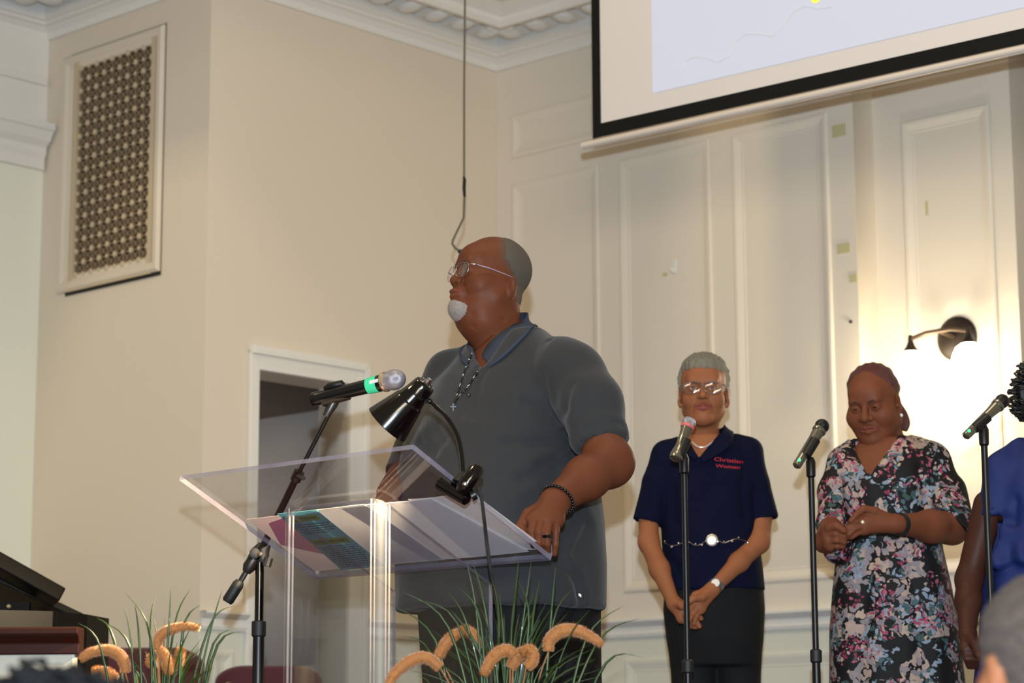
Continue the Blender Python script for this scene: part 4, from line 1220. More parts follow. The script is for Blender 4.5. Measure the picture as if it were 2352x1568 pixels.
class Head:
    """head frame: X = the person's right, Y = forward, Z = up, origin between the eyes' level and the skull axis"""
    def __init__(s, center, yaw, pitch=0, roll=0, scale=1.0):
        # yaw: degrees turned towards the picture's left from facing the camera
        y, p, r = math.radians(yaw), math.radians(pitch), math.radians(roll)
        f = Vector((-math.sin(y) * math.cos(p), -math.cos(y) * math.cos(p), math.sin(p)))
        rt = f.cross(Vector((0, 0, 1))).normalized(); up = rt.cross(f).normalized()
        rt, up = rt * math.cos(r) + up * math.sin(r), up * math.cos(r) - rt * math.sin(r)
        s.c, s.f, s.r, s.u, s.s = Vector(center), f, rt, up, scale
        s.M = np.array([f3(rt), f3(f), f3(up)])
    def w(s, x, y, z): return s.c + (s.r * x + s.f * y + s.u * z) * s.s
    def to_world(s, v): return (v @ s.M) * s.s + np.array(f3(s.c))
    def build(s, opt, neck_to=None):
        g = lambda k, d: opt.get(k, d)
        F = Field((-.115, -.15, -.235), (.115, .150, .15), .0023)
        jw, ck = g('jaw', 1.0), g('cheek', 1.0)
        F.op(ell((0, -.014, .034), (.076, .098, .084)), .01)
        F.op(ell((0, .030, -.030), (.063 * jw, .058, .086)), .02)
        F.op(ell((0, -.005, -.035), (.068 * jw, .07, .07)), .02)
        for q in (-1, 1):
            F.op(sph((q * .037 * ck, .047, -.034), .033 * ck), .02)
            F.op(cap((q * .050 * jw, .005, -.062), (q * .012, .066, -.098), .026 * jw, .021), .02)
        F.op(sph((0, .074 + g('chin_y', 0), -.096), .021 * g('chin', 1)), .016)
        F.op(ell((0, .064, .040), (.052, .030, .038)), .02)
        F.op(cap((-.034, .079, .021), (.034, .079, .021), .0115), .014)
        for q in (-1, 1): F.op(ell((q * .032, .100, .000), (.019, .017, .0125)), .014, 's')
        lid = g('lid', 0.0)
        for q in (-1, 1):
            F.op(sph((q * .0315, .0725, .0005), .0172), .004)
            if lid < 1: F.op(ell((q * .0315, .0905, -.0012), (.0118, .010, .0046 * (1 - lid) + .0006)), .0010, 's')
        nw, nl = g('nose_w', 1.0), g('nose_l', 1.0)
        F.op(cap((0, .086, .012), (0, .100 + .007 * nl, -.026), .0075, .0110 * nw), .010)
        F.op(sph((0, .103 + .006 * nl, -.0285), .0118 * nw), .006)
        for q in (-1, 1):
            F.op(sph((q * .0140 * nw, .0965, -.031), .0088 * nw), .005)
            F.op(sph((q * .0080 * nw, .103, -.0405), .0036), .003, 's')
        F.op(ell((0, .078, -.064), (.031, .020, .024)), .012)
        lp = g('lip', 1.0); mf = g('mouth', 0.0)
        if mf: F.op(ell((0, .076 + mf, -.064), (.028, .020, .026)), .014)
        U = [((-.022, .087, -.0615), (-.008, .0965, -.0575)), ((-.008, .0965, -.0575), (.008, .0965, -.0575)), ((.008, .0965, -.0575), (.022, .087, -.0615))]
        Lw = [((-.019, .088, -.0675), (0, .0965, -.0725)), ((0, .0965, -.0725), (.019, .088, -.0675))]
        U = [tuple((p[0], p[1] + mf, p[2]) for p in e) for e in U]; Lw = [tuple((p[0], p[1] + mf, p[2]) for p in e) for e in Lw]
        for a, b in U: F.op(cap(a, b, .0058 * lp), .003)
        for a, b in Lw: F.op(cap(a, b, .0066 * lp), .003)
        for a, b in (((-.024, .092 + mf, -.0650), (0, .1045 + mf, -.0645)), ((0, .1045 + mf, -.0645), (.024, .092 + mf, -.0650))): F.op(cap(a, b, .0022), .002, 's')
        if g('smile_fold', 1):
            for q in (-1, 1): F.disp((q * .021, .092, -.036), (q * .034, .078, -.066), .005, .0022 * g('smile_fold', 1))
        for q in (-1, 1):
            ey, ez_ = g('ear', (-.012, -.012))
            F.op(ell((q * .0775, ey, ez_), (.0080, .0190, .031), [(1, q * -.45, 0), (q * .45, 1, .18), (0, -.18, 1)]), .003)
            F.op(ell((q * .0850, ey + .005, ez_ + .003), (.0055, .0105, .018)), .0025, 's')
            F.op(cap((q * .0800, ey + .000, ez_ + .012), (q * .0800, ey - .004, ez_ - .006), .0028), .003)
            F.op(sph((q * .0745, ey + .007, ez_ - .027), .0080), .004)
            F.op(sph((q * .0770, ey + .013, ez_ - .004), .0045), .004)
        if g('jowl', 0):
            j = g('jowl', 0)
            F.op(ell((0, .030, -.100), (.058 * j, .050, .040)), .03)
            F.op(ell((0, .012, -.130), (.062 * j, .058, .045)), .03)
        nr = g('neck', .052)
        F.op(cap((0, -.020, -.06), tuple(g('neck_end', (0, -.045, -.235))), nr, nr * 1.06), g('neck_k', .03))
        if g('mouth_fwd', 0):
            pass
        if 'extra' in opt: opt['extra'](F)
        s.ear = g('ear', (-.012, -.012))
        s.F = F
        v, f = F.mesh()
        # lip tone
        col = np.zeros((len(v), 3))
        dm = np.full(len(v), 1.0)
        for a, b in U + Lw:
            d, _ = seg_d(np.array(a), np.array(b), v[:, 0], v[:, 1], v[:, 2]); dm = np.minimum(dm, d)
        col[:, 0] = np.clip(1 - (dm - .0055) / .0022, 0, 1) * (v[:, 1] > .08) * g('lip_tone', .9)
        if 'stubble' in opt: col[:, 1] = opt['stubble'](v[:, 0], v[:, 1], v[:, 2])
        return s.to_world(v), f, col
    def shell(s, off, region, taper=0, ear_gap=0):
        """offset copy of the head surface limited to a region (hair, beard)"""
        F = s.F; g = (F.ax[0][:, None, None], F.ax[1][None, :, None], F.ax[2][None, None, :])
        o = off(*g) if callable(off) else off
        rg = region(*g) + 0 * F.d
        if ear_gap:
            for q in (-1, 1):
                rg = np.maximum(rg, ear_gap - np.sqrt((g[0] - q * .078) ** 2 + ((g[1] - s.ear[0] - .002) * 1.25) ** 2 + (g[2] - s.ear[1]) ** 2))
        if taper: o = np.minimum(o, np.clip(-rg, 0, 1) * taper + .0004)
        d = np.maximum(F.d - o, rg).astype(np.float32)
        d = np.maximum(d, -(F.d + .004))
        v, f = surface_nets(d, F.lo, F.res)
        return s.to_world(v), f
    def face_parts(s, parent, brow=M_BROW, lid=0.0, brow_y=.0):
        for q in (-1, 1):
            e = MB(); c = s.w(q * .0315, .0745, 0); r = .0136 * s.s
            e.ball(c, r, 20, 14, (s.r * r, s.u * r, s.f * r))
            eo = e.build('eye', M_EYEW, parent, sharp=180)
            i = MB(); gz = s.w(q * .0315, .0745 + .0138, -.0006)
            Rr = .0141 * s.s
            i.lathe(c, s.f, [(Rr * math.cos(a_), Rr * math.sin(a_)) for a_ in (.47, .36, .24, .12, .02)], 18)
            i.build('iris', M_IRIS, eo)
            b = MB()
            b.tube([s.w(q * .014, .0925, .0175 + brow_y), s.w(q * .026, .0935, .0225 + brow_y), s.w(q * .038, .087, .0230 + brow_y), s.w(q * .050, .075, .0165 + brow_y)], [.0022 * s.s, .0034 * s.s, .0032 * s.s, .0012 * s.s], 8, flat=.7)
            b.build('eyebrow', brow, parent, sharp=180)
    def glasses(s, parent, m_frame, m_temple, lens_w=.027, lens_h=.019, cy=-.002, fy=.106, rim=.0009, full=True, tilt=.0):
        gl = None
        mb = MB()
        for q in (-1, 1):
            pts = []
            for k in range(29):
                t = 2 * math.pi * k / 28
                x = math.cos(t); y = math.sin(t)
                xx = abs(x) ** .75 * (1 if x > 0 else -1) * lens_w; yy = abs(y) ** .75 * (1 if y > 0 else -1) * lens_h
                pts.append(s.w(q * .034 + xx, fy - abs(q * .034 + xx) * .20 + .004, cy + yy))
            mb.tube(pts, rim * s.s, 8, caps=False)
            mb.tube([s.w(q * .061, fy - .008, cy + lens_h * .55), s.w(q * .069, fy - .016, cy + lens_h * .6), s.w(q * .074, fy - .030, cy + lens_h * .55)], [.0016, .0022, .0018], 8)
        mb.tube([s.w(-.009, fy + .002, cy + .006), s.w(0, fy + .004, cy + .009), s.w(.009, fy + .002, cy + .006)], rim * 1.2 * s.s, 8)
        mb.tube([s.w(-.012, fy + .002, cy + .014), s.w(0, fy + .003, cy + .0155), s.w(.012, fy + .002, cy + .014)], rim * s.s, 8)
        gl = mb.build('glasses', m_frame, parent, sharp=180)
        for q in (-1, 1):
            t = MB(); t.tube([s.w(q * .074, fy - .026, cy + lens_h * .55), s.w(q * .0785, .045, cy + lens_h * .45), s.w(q * .0800, .005, cy + .004), s.w(q * .079, -.022, cy + .001), s.w(q * .078, -.034, cy - .014)], [.0026, .0028, .0022, .0016, .0014], 8, flat=.6)
            t.build('temple', m_temple, gl, sharp=180)
            l = MB(); c = s.w(q * .034, fy - .0045, cy)
            ax = (s.r * (lens_w * .98) * s.s, s.u * (lens_h * .98) * s.s, s.f * .0009)
            l.ball(c, 1, 24, 10, ax); l.build('lens', M_LENS, gl, sharp=180)
        return gl
M_LENS = acrylic('clear_lens', tint=(250, 247, 246), base=.05)

def hand(F, wrist, knuckles, tips, thumb, r=.0088, wr=.026, palm_k=.014, mids=None):
    """wrist point, 4 knuckle points (index..little), 4 lists of finger joints, thumb joint list"""
    W = Vector(wrist)
    kc = sum((Vector(k) for k in knuckles), Vector()) / 4
    for k in knuckles:
        F.op(cap(W.lerp(Vector(k), .18), k, wr * .72, r * 1.35), palm_k)
    F.op(cap(Vector(knuckles[0]), Vector(knuckles[3]), r * 1.35), palm_k)
    for i, (k, t) in enumerate(zip(knuckles, tips)):
        rr_ = r * (1.05, 1.08, 1.0, .86)[i]
        P = [Vector(k)] + [Vector(q) for q in t]
        for j in range(len(P) - 1):
            F.op(cap(P[j], P[j + 1], rr_ * (1.1 - .1 * j), rr_ * (1.0 - .1 * j)), .003)
    P = [W.lerp(Vector(thumb[0]), .5)] + [Vector(q) for q in thumb]
    for j in range(len(P) - 1):
        F.op(cap(P[j], P[j + 1], r * (1.7 - .25 * j), r * (1.45 - .2 * j)), .008 if j == 0 else .003)
def bounds(pts, m):
    a = np.array([f3(p) for p in pts]); return a.min(0) - m, a.max(0) + m
def tone0(v): return np.zeros((len(v), 3))
# ---------------------------------------------------------------- people
def cutp(prim, p, n):
    fn, lo, hi = prim; p = f3(p); n = f3(Vector(n).normalized())
    return (lambda x, y, z: np.maximum(fn(x, y, z), (x - p[0]) * n[0] + (y - p[1]) * n[1] + (z - p[2]) * n[2])), lo, hi
def pxpoly(pts, Yc, half):
    """prism seen from the front of the person: convex outline given by picture points (clockwise), depth range Yc +- half"""
    P = [at(x, y, Yc) for x, y in pts]
    ex = []
    for i in range(len(P)):
        a, b = P[i], P[(i + 1) % len(P)]
        dx, dz = b.x - a.x, b.z - a.z; L = math.hypot(dx, dz)
        ex.append((a.x, a.z, -dz / L, dx / L))
    sgn = 1
    cx = sum(p.x for p in P) / len(P); cz = sum(p.z for p in P) / len(P)
    if (cx - ex[0][0]) * ex[0][2] + (cz - ex[0][1]) * ex[0][3] > 0: sgn = -1
    def fn(x, y, z):
        d = None
        for ax, az_, nx, nz in ex:
            q = sgn * ((x - ax) * nx + (z - az_) * nz)
            d = q if d is None else np.maximum(d, q)
        return np.maximum(d, np.abs(y - Yc) - half)
    lo = (min(p.x for p in P), Yc - half, min(p.z for p in P)); hi = (max(p.x for p in P), Yc + half, max(p.z for p in P))
    return fn, lo, hi
def normals(v, f):
    n = np.zeros_like(v)
    a, b, c = v[f[:, 0]], v[f[:, 1]], v[f[:, 2]]
    fn = np.cross(b - a, c - a)
    for k in range(4): np.add.at(n, f[:, k], fn)
    return n / (np.linalg.norm(n, axis=1)[:, None] + 1e-9)
def creases(v, f, lines):
    """lines: (picture polyline, radius, depth); sinks a fold into the cloth with raised lips beside it"""
    t = BVHTree.FromPolygons([tuple(p) for p in v], [tuple(int(i) for i in q) for q in f])
    n = normals(v, f); dv = np.zeros(len(v))
    for pl, r, dep in lines:
        P = [snap(t, x, y, 0) for x, y in pl]; P = [p for p in P if p is not None]
        if len(P) < 2: continue
        dm = np.full(len(v), 1.0)
        for a, b in zip(P[:-1], P[1:]):
            d, _ = seg_d(np.array(f3(a)), np.array(f3(b)), v[:, 0], v[:, 1], v[:, 2]); dm = np.minimum(dm, d)
        R2 = max(r * 1.35, .009); dv += -dep * 1.15 * np.exp(-(dm / R2) ** 2) + dep * .22 * np.exp(-((dm - R2 * 2.2) / (R2 * 1.3)) ** 2)
    return v + n * dv[:, None]
def ripple(v, f, amp, scale, seed=0, vert=3.0):
    rng = np.random.RandomState(seed); n = normals(v, f); d = np.zeros(len(v))
    for _ in range(7):
        k = rng.normal(size=3) * scale; k[2] /= vert; d += np.sin(v @ k + rng.uniform(0, 6.28))
    return v + n * (d * amp / 7)[:, None]
def rows_px(R_, ppmY):
    out = []
    for py, cx, Y, a, b in R_:
        p = at(cx, py, Y); out.append((p.x, p.y, p.z, a, b))
    return out
def shoes(parent, pts, fwd, m, L=.27, w=.048):
    rt = Vector((-fwd.y, fwd.x, 0))
    for p in pts:
        F = Field((p.x - .2, p.y - .25, -.01 + p.z), (p.x + .2, p.y + .25, .14 + p.z), .007)
        c = Vector((p.x, p.y, p.z))
        F.op(ell(c + fwd * .05 + EZ * .045, (w, L * .5, .045), [rt, fwd, EZ]), .01)
        F.op(cap(c + EZ * .05, c + EZ * .11, .045, .05), .02)
        zf = p.z
        F.clip_all(lambda x, y, z: (zf + .002 - z) + 0 * x + 0 * y)
        v, f = F.mesh(); np_mesh('shoe', v, f, m, parent)
def text_on(bvh, s, px, py, w_px, rot, m, parent, name, lift=.0012):
    cu = bpy.data.curves.new(name, 'FONT'); cu.body = s; cu.size = 1.0; cu.resolution_u = 3; cu.offset = .012
    o = bpy.data.objects.new(name, cu); COL.objects.link(o)
    bpy.context.view_layer.update()
    me = bpy.data.meshes.new_from_object(o.evaluated_get(bpy.context.evaluated_depsgraph_get()))
    bpy.data.objects.remove(o)
    co = [Vector((v.co.x, v.co.y * .66, 0)) for v in me.vertices]; x0 = min(c.x for c in co); x1 = max(c.x for c in co)
    sc = w_px / (x1 - x0); cr, sr = math.cos(rot), math.sin(rot)
    vs = []
    for c in co:
        X, Y = (c.x - x0) * sc, c.y * sc
        q = snap(bvh, px + X * cr + Y * sr, py + X * sr - Y * cr, lift)
        vs.append(q if q is not None else at(px + X, py - Y, 7))
    fs = [tuple(p.vertices) for p in me.polygons]
    return mesh_obj(name, vs, fs, m, parent, smooth=False)

# ================= the man at the lectern
SKIN1 = skin_mat('deep_brown_skin', (92, 50, 31), (116, 60, 50), rough=.46, hair=(74, 66, 58))
M_SHIRT = mat('charcoal_heather_knit', (39, 40, 42), .85, var=.14, scale=60, bump=.12, bscale=700, spec=.25, stretch=(1, 1, 9), sheen=.1)
M_COLLAR = mat('slate_blue_rib_knit', (46, 54, 70), .85, var=.10, scale=90, bump=.2, bscale=800, spec=.25)
M_TROU = mat('black_trouser_cloth', (11, 11, 12), .85, var=.12, scale=40, spec=.25)
M_SHOE = mat('black_shoe_leather', (14, 13, 13), .35, var=.1)
M_HAIRG = mat('short_grey_brown_hair', (84, 77, 68), .85, var=.22, scale=240, bump=.5, bscale=900, spec=.2)
M_BEARD = mat('white_grey_beard', (160, 150, 144), .85, var=.4, scale=140, bump=.7, bscale=900, spec=.2)
MY = 5.95
man = root('person', (at(1165, 1400, MY).x, MY, 0), 'heavy-set man in charcoal polo and glasses standing at the clear lectern', 'person')
H = Head(at(1126, 641, 5.97), 62, 8, 0, .985)
def man_lines(F):
    for z_ in (.046, .060): F.disp((-.035, .082 - (z_ - .04) * .5, z_), (.035, .082 - (z_ - .04) * .5, z_), .0035, .0009)
    for q in (-1, 1):
        F.disp((q * .020, .088, -.016), (q * .044, .078, -.018), .0045, .0016)
        F.disp((q * .050, .066, .004), (q * .060, .052, .008), .003, .0010)
        F.disp((q * .052, .064, -.003), (q * .062, .050, -.006), .003, .0010)
        F.disp((q * .030, .086, -.070), (q * .034, .076, -.088), .005, .0020)
        F.disp((q * .060, .020, -.075), (q * .045, .060, -.118), .012, .0030)
        F.disp((q * .066, -.02, -.120), (q * .040, .050, -.150), .008, .0030)
def man_hair(x, y, z): return np.maximum(y + .018 - .25 * np.abs(x) + .9 * np.clip(.045 - z, 0, .06), -.062 - z)
hv_, hf_, hc_ = H.build(dict(extra=man_lines, jaw=1.12, cheek=1.08, jowl=1.12, nose_w=1.08, nose_l=.1, mouth=.007, chin_y=.008, ear=(-.030, -.026), stubble=lambda x, y, z: np.clip(1 - (man_hair(x, y, z) + .004 * np.sin(x * 300) * np.sin(z * 260)) / .022, 0, 1) * .7 * np.clip((z + .06) / .04, 0, 1), lip=1.1, neck=.066, neck_end=(0, -.060, -.235), chin=1.15, smile_fold=1.4, lip_tone=.8))
rowsM = rows_px([(1403, 1148, MY, .268, .245), (1300, 1148, MY, .270, .250), (1200, 1146, MY - .0, .268, .250), (1100, 1140, MY, .262, .240), (1000, 1146, MY, .252, .215),
                 (930, 1158, MY, .240, .185), (870, 1172, MY, .222, .155), (830, 1182, MY, .180, .128), (800, 1180, MY, .138, .105), (775, 1172, MY, .098, .088)], 0)
FW = E2.copy(); RT = -E1.copy()
# shirt
lo, hi = bounds([at(880, 1420, MY), at(1480, 740, MY)], 0); lo = (lo[0] - .02, MY - .42, lo[2] - .02); hi = (hi[0] + .02, MY + .42, hi[2] + .02)
S = Field(lo, hi, .0062)
S.op(stack(rowsM, RT, FW), .01)
sh = [at(1215, 812, 5.88), at(1312, 856, 5.76), at(1356, 930, 5.70), at(1376, 1000, 5.66), at(1384, 1050, 5.64)]
rs = [.060, .078, .074, .070, .072]
armdir = (sh[4] - sh[2]).normalized()
endp = at(1382, 1017, 5.66); cutn = (at(1400, 1080, 5.62) - at(1385, 1012, 5.66) + Vector((-.006, 0, 0))).normalized()
for i in range(3): S.op(cap(sh[i], sh[i + 1], rs[i], rs[i + 1]), .035)
S.op(cutp(cap(sh[3], sh[4], rs[3], rs[4]), endp, cutn), .006)
S.op(cap(sh[3] + armdir * .0, sh[4] + armdir * .1, .055, .060), .004, 's')
sr = [at(1140, 812, 6.02), at(1040, 868, 6.07), at(985, 960, 6.10), at(952, 1040, 6.10), at(928, 1095, 6.06)]
rr2 = [.060, .070, .064, .058, .054]
for i in range(3): S.op(cap(sr[i], sr[i + 1], rr2[i], rr2[i + 1]), .03)
dR = (sr[4] - sr[3]).normalized()
S.op(cutp(cap(sr[3], sr[4] + dR * .05, rr2[3], rr2[4]), sr[4], dR), .01)
S.op(cap(sr[4] - dR * .05, sr[4] + dR * .1, .042, .044), .004, 's')
S.op(pxpoly([(1070, 750), (1180, 745), (1113, 846), (1104, 846)], MY - .12, .12), .004, 's')
S.op(cap(H.w(0, -.055, -.24), H.w(0, -.045, -.10), .078, .086), .006, 's')
v, f = S.mesh(); v = ripple(v, f, .008, 26, 3)
v = creases(v, f, [([(1262, 780), (1250, 865), (1258, 925), (1284, 968)], .0045, .0045), ([(1204, 918), (1240, 938), (1276, 962)], .008, .006), ([(1210, 928), (1250, 958)], .006, .004),
                   ([(1160, 1016), (1225, 1020), (1290, 1014)], .009, .006), ([(1236, 1072), (1275, 1058), (1312, 1040)], .008, .007), ([(1200, 1100), (1280, 1080), (1330, 1050)], .012, .006),
                   ([(1266, 1291), (1300, 1300), (1325, 1335), (1335, 1380)], .010, .008), ([(1000, 985), (1020, 1010)], .012, .007), ([(965, 1015), (1000, 1040)], .010, .006),
                   ([(1330, 1180), (1300, 1230), (1285, 1290)], .014, .008), ([(1350, 1210), (1320, 1270)], .012, .007), ([(1340, 985), (1395, 970), (1430, 975)], .009, .004), ([(1320, 1000), (1340, 950), (1345, 900)], .012, .005),
                   ([(1300, 1060), (1250, 1130), (1200, 1180)], .018, .007), ([(960, 1330), (1050, 1350), (1140, 1340)], .02, .006), ([(1010, 1180), (1090, 1120)], .02, .005), ([(1312, 885), (1300, 940), (1306, 1000)], .010, .006), ([(1060, 900), (1120, 960)], .02, .004), ([(1118, 846), (1104, 875), (1092, 915), (1084, 960)], .0035, .0028), ([(1096, 846), (1082, 880), (1070, 915), (1064, 955)], .0035, .0028)])
shirt = np_mesh('polo_shirt', v, f, M_SHIRT, man)
SB = bvh_of(shirt)
# skin
lo, hi = bounds([sh[3], at(1180, 1300, 5.35), at(1460, 1060, 5.7)], .07)
A = Field(lo, hi, .0030)
elb = at(1397, 1062, 5.62); wri = at(1276, 1150, 5.47)
A.op(cap(sh[3] - armdir * .02, elb, .052, .056), .01); A.op(sph(elb + Vector((.010, 0, -.002)), .049), .02)
mid = elb.lerp(wri, .45) + Vector((.004, 0, .004))
A.op(cap(elb, mid, .055, .050), .03); A.op(cap(mid, wri, .050, .036), .03)
def hp(x, y, Y): return at(x, y, Y)
hy = 5.44
kn = [hp(1226, 1192, hy - .01), hp(1244, 1194, hy - .022), hp(1262, 1195, hy - .02), hp(1279, 1196, hy - .005)]
tp_ = [[hp(1222, 1218, hy - .035), hp(1222, 1240, hy - .03), hp(1226, 1252, hy - .01)],
       [hp(1238, 1222, hy - .05), hp(1238, 1246, hy - .045), hp(1242, 1262, hy - .02)],
       [hp(1256, 1224, hy - .05), hp(1257, 1248, hy - .045), hp(1258, 1268, hy - .025)],
       [hp(1277, 1222, hy - .03), hp(1276, 1250, hy - .028), hp(1274, 1272, hy - .02)]]
hand(A, wri, kn, tp_, [hp(1214, 1180, hy + .01), hp(1197, 1208, hy + .0), hp(1204, 1226, hy - .01), hp(1216, 1240, hy - .02)], r=.0102, wr=.033, palm_k=.02)
av, af = A.mesh()
plate_hand = plate(.44 * LW, .56 * LD, PT + .03)
e2_ = at(938, 1078, 6.10); w2_ = at(893, 1132, 5.86)
lo, hi = bounds([sr[3], e2_, w2_, at(850, 1190, 5.7)], .08)
A2 = Field(lo, hi, .0038)
A2.op(cap(sr[3], e2_, .042, .044), .01); A2.op(cap(e2_, w2_, .044, .032), .02)
kn2 = [at(868 + i * 9, 1160 + i * 1.5, 5.74 - .004 * i) for i in range(4)]
hand(A2, w2_, kn2, [[k + Vector((-.008, -.035, -.012)), k + Vector((-.012, -.06, -.028))] for k in kn2], [at(905, 1165, 5.76), at(908, 1178, 5.70)], r=.0095, wr=.03)
av2, af2 = A2.mesh()
T_ = Field((rowsM[-1][0] - .26, MY - .26, rowsM[0][2]), (rowsM[-1][0] + .26, MY + .26, rowsM[-1][2] + .05), .010)
T_.op(stack([(r[0], r[1], r[2], max(.05, r[3] - .022), max(.05, r[4] - .022)) for r in rowsM[1:]], RT, FW), .01)
tv, tf = T_.mesh()
bv, bf = join_parts([(hv_, hf_), (av, af), (av2, af2), (tv, tf)])
col = np.zeros((len(bv), 3)); col[:len(hc_)] = hc_
body = np_mesh('body', bv, bf, SKIN1, man, col)
H.face_parts(man, M_BROW)
rng_ = np.random.RandomState(5)
hair_v, hair_f = H.shell(.0030, lambda x, y, z: man_hair(x, y, z) + .003 * np.sin(x * 310) * np.sin(z * 260), taper=.16, ear_gap=.027)
np_mesh('hair', hair_v, hair_f, M_HAIRG, man)
bd_v, bd_f = H.shell(lambda x, y, z: .0065 + .0016 * np.sin(x * 700 + y * 500) * np.sin(z * 600), lambda x, y, z: np.maximum(np.sqrt((x / 1.45) ** 2 + (y - .084) ** 2 + ((z + .104) / 1.05) ** 2) - .030, z + .0815 + 9 * x ** 2) + .0015 * np.sin(x * 500) * np.sin(z * 420), taper=.7)
np_mesh('beard', bd_v, bd_f, M_BEARD, man)
M_GLS = mat('silver_wire_frame', (170, 160, 150), .2, .9)
M_TEMP = mat('clear_lilac_temple', (150, 130, 145), .25, var=.1)
H.glasses(man, M_GLS, M_TEMP, fy=.104, lens_w=.0265, lens_h=.0195, cy=-.004)
# collar: band round the neck with two points
def collar(parent, path_top, path_bot, m, th=.004, name='collar', drape=None, bulge=.0025):
    vs = []; n = len(path_top)
    pt_ = smooth_path(path_top, 5); pb_ = smooth_path(path_bot, 5); n = len(pt_); k = 4
    fs = []
    for i in range(n):
        for j in range(k + 1):
            t = j / k; q = pt_[i].lerp(pb_[i], t)
            vs.append(q + (pb_[i] - pt_[i]).cross(pt_[min(i + 1, n - 1)] - pt_[max(i - 1, 0)]).normalized() * (bulge * math.sin(math.pi * t)))
    for i in range(n - 1):
        for j in range(k):
            a = i * (k + 1) + j; fs.append((a, a + 1, a + k + 2, a + k + 1))
    if drape is not None:
        out = []
        for idx, p in enumerate(vs):
            gap = .004 + .002 * (idx % (k + 1))
            for _ in range(3):
                q, nn, i_, d_ = drape.find_nearest(p)
                if q is not None and (p - q).dot(nn) < gap and d_ < .06: p = q + nn * gap
            out.append(p)
        vs = out
    o = mesh_obj(name, vs, fs, m, parent, sharp=180)
    s_ = o.modifiers.new('thick', 'SOLIDIFY'); s_.thickness = th; s_.offset = 0
    return o
NC = H.w(0, -.055, -.185)
def ring_pt(deg, r, dz):
    t = math.radians(deg); return NC + (E2 * math.cos(t) + E1 * math.sin(t)) * r + EZ * dz
CB = bvh_of(shirt, body)
def on(px, py, lift, deg, r, dz):
    return snap(CB, px, py, lift) or ring_pt(deg, r, dz)
ctop = [on(1110, 820, .006, 15, .08, -.02), on(1122, 799, .007, 28, .08, 0), on(1144, 776, .008, 45, .078, .02), on(1173, 748, .009, 65, .076, .045), on(1198, 724, .010, 90, .074, .065)]
cbot = [on(1124, 846, .006, 15, .11, -.06), on(1151, 829, .007, 28, .11, -.05), on(1180, 803, .008, 45, .108, -.03), on(1208, 774, .008, 65, .105, .0), on(1224, 752, .008, 90, .102, .02)]
for deg in (125, 155, 185, 215, 245, 275):
    q = math.sin(math.radians(min(deg, 360 - deg) / 2)) ** 1.2
    ctop.append(ring_pt(deg, .080 - .008 * q, -.022 + .132 * q ** .9)); cbot.append(ring_pt(deg, .106 - .006 * q, -.056 + .132 * q ** .9))
ctop += [on(1079, 786, .008, 305, .08, .01), on(1083, 804, .008, 325, .08, -.01), on(1097, 824, .006, 345, .08, -.02)]
cbot += [on(1060, 806, .007, 305, .11, -.03), on(1062, 830, .007, 325, .11, -.05), on(1080, 846, .006, 345, .11, -.06)]
collar(man, ctop, cbot, M_COLLAR, bulge=-.010)
# placket, buttons, necklace
def strand(parent, name, bvh, pl, m, r, lift=.003, sub=6):
    P = [snap(bvh, x, y, lift) for x, y in pl]; P = [p for p in P if p is not None]
    mb = MB(); mb.tube(smooth_path(P, sub), r, 8); return mb.build(name, m, parent, sharp=180), smooth_path(P, sub)
for x, y in ((1104, 826), (1094, 862), (1079, 908)):
    p = snap(SB, x, y, .004)
    if p is not None: MB().lathe(p, CAM - p, [(0, .0055), (.002, .0055), (.003, .004)], 14).build('button', M_BLACK, man)
nl = []
for pl in ([(1084, 805), (1079, 832), (1068, 860), (1060, 885), (1053, 908), (1044, 930)], [(1132, 806), (1114, 832), (1099, 857), (1083, 882), (1066, 902), (1052, 918), (1042, 934)]):
    P = [snap(SB, x, y, .005) or at(x, y, 5.78) for x, y in pl]
    nl.append(smooth_path(P, 10))
mb = MB()
for P in nl: mb.tube(P, .0009, 6)
neck = mb.build('necklace', M_CHROME, man, sharp=180)
bd = MB(); b2 = MB()
for P in nl:
    L = 0; nxt = 0; k = 0
    for a, b in zip(P[:-1], P[1:]):
        while L + (b - a).length >= nxt:
            p = a.lerp(b, max(0, (nxt - L) / (b - a).length)); t = (b - a).normalized()
            if k % 3 == 2: b2.ball(p, .0028, 8, 6)
            else: bd.tube([p - t * .0045, p, p + t * .0045], [.0018, .0034, .0018], 8)
            nxt += .0105; k += 1
        L += (b - a).length
bd.build('dark_beads', M_BLACK, neck, sharp=180); b2.build('silver_beads', M_CHROME, neck, sharp=180)
p = nl[0][-1] + Vector((0, -.006, -.012))
cr = MB(); cr.cbox(p, CR * .005, CU * .026, CF * .003); cr.cbox(p + CU * .004, CR * .017, CU * .005, CF * .003)
cr.build('cross_pendant', mat('dark_pewter', (26, 25, 25), .4, .3), neck, smooth=False, bevel=.0008)
# bracelet, ring
def ring_of_beads(name, c, axis, r, n, br, m, parent, sq=1.0):
    ax = Vector(axis).normalized(); x = ax.cross(EZ).normalized(); y = ax.cross(x); mb = MB()
    for k in range(n):
        t = 2 * math.pi * k / n; mb.ball(c + x * math.cos(t) * r + y * math.sin(t) * r * sq, br, 10, 7)
    return mb.build(name, m, parent, sharp=180)
def band(name, c, axis, r, w, th, m, parent, seg=28):
    ax = Vector(axis).normalized()
    mb = MB().lathe(Vector(c) - ax * w / 2, ax, [(0, r), (0, r + th), (w, r + th), (w, r), (0, r)], seg, caps=False)
    return mb.build(name, m, parent)
fa = (wri - mid).normalized()
ring_of_beads('bead_bracelet', wri + fa * -.006, fa + Vector((.15, 0, -.15)), .0415, 30, .0046, M_BLACK, man)
band('ring', hp(1256.5, 1230, hy - .050), tp_[2][1] - tp_[2][0], .0108, .0065, .0022, M_GLOSS, man)
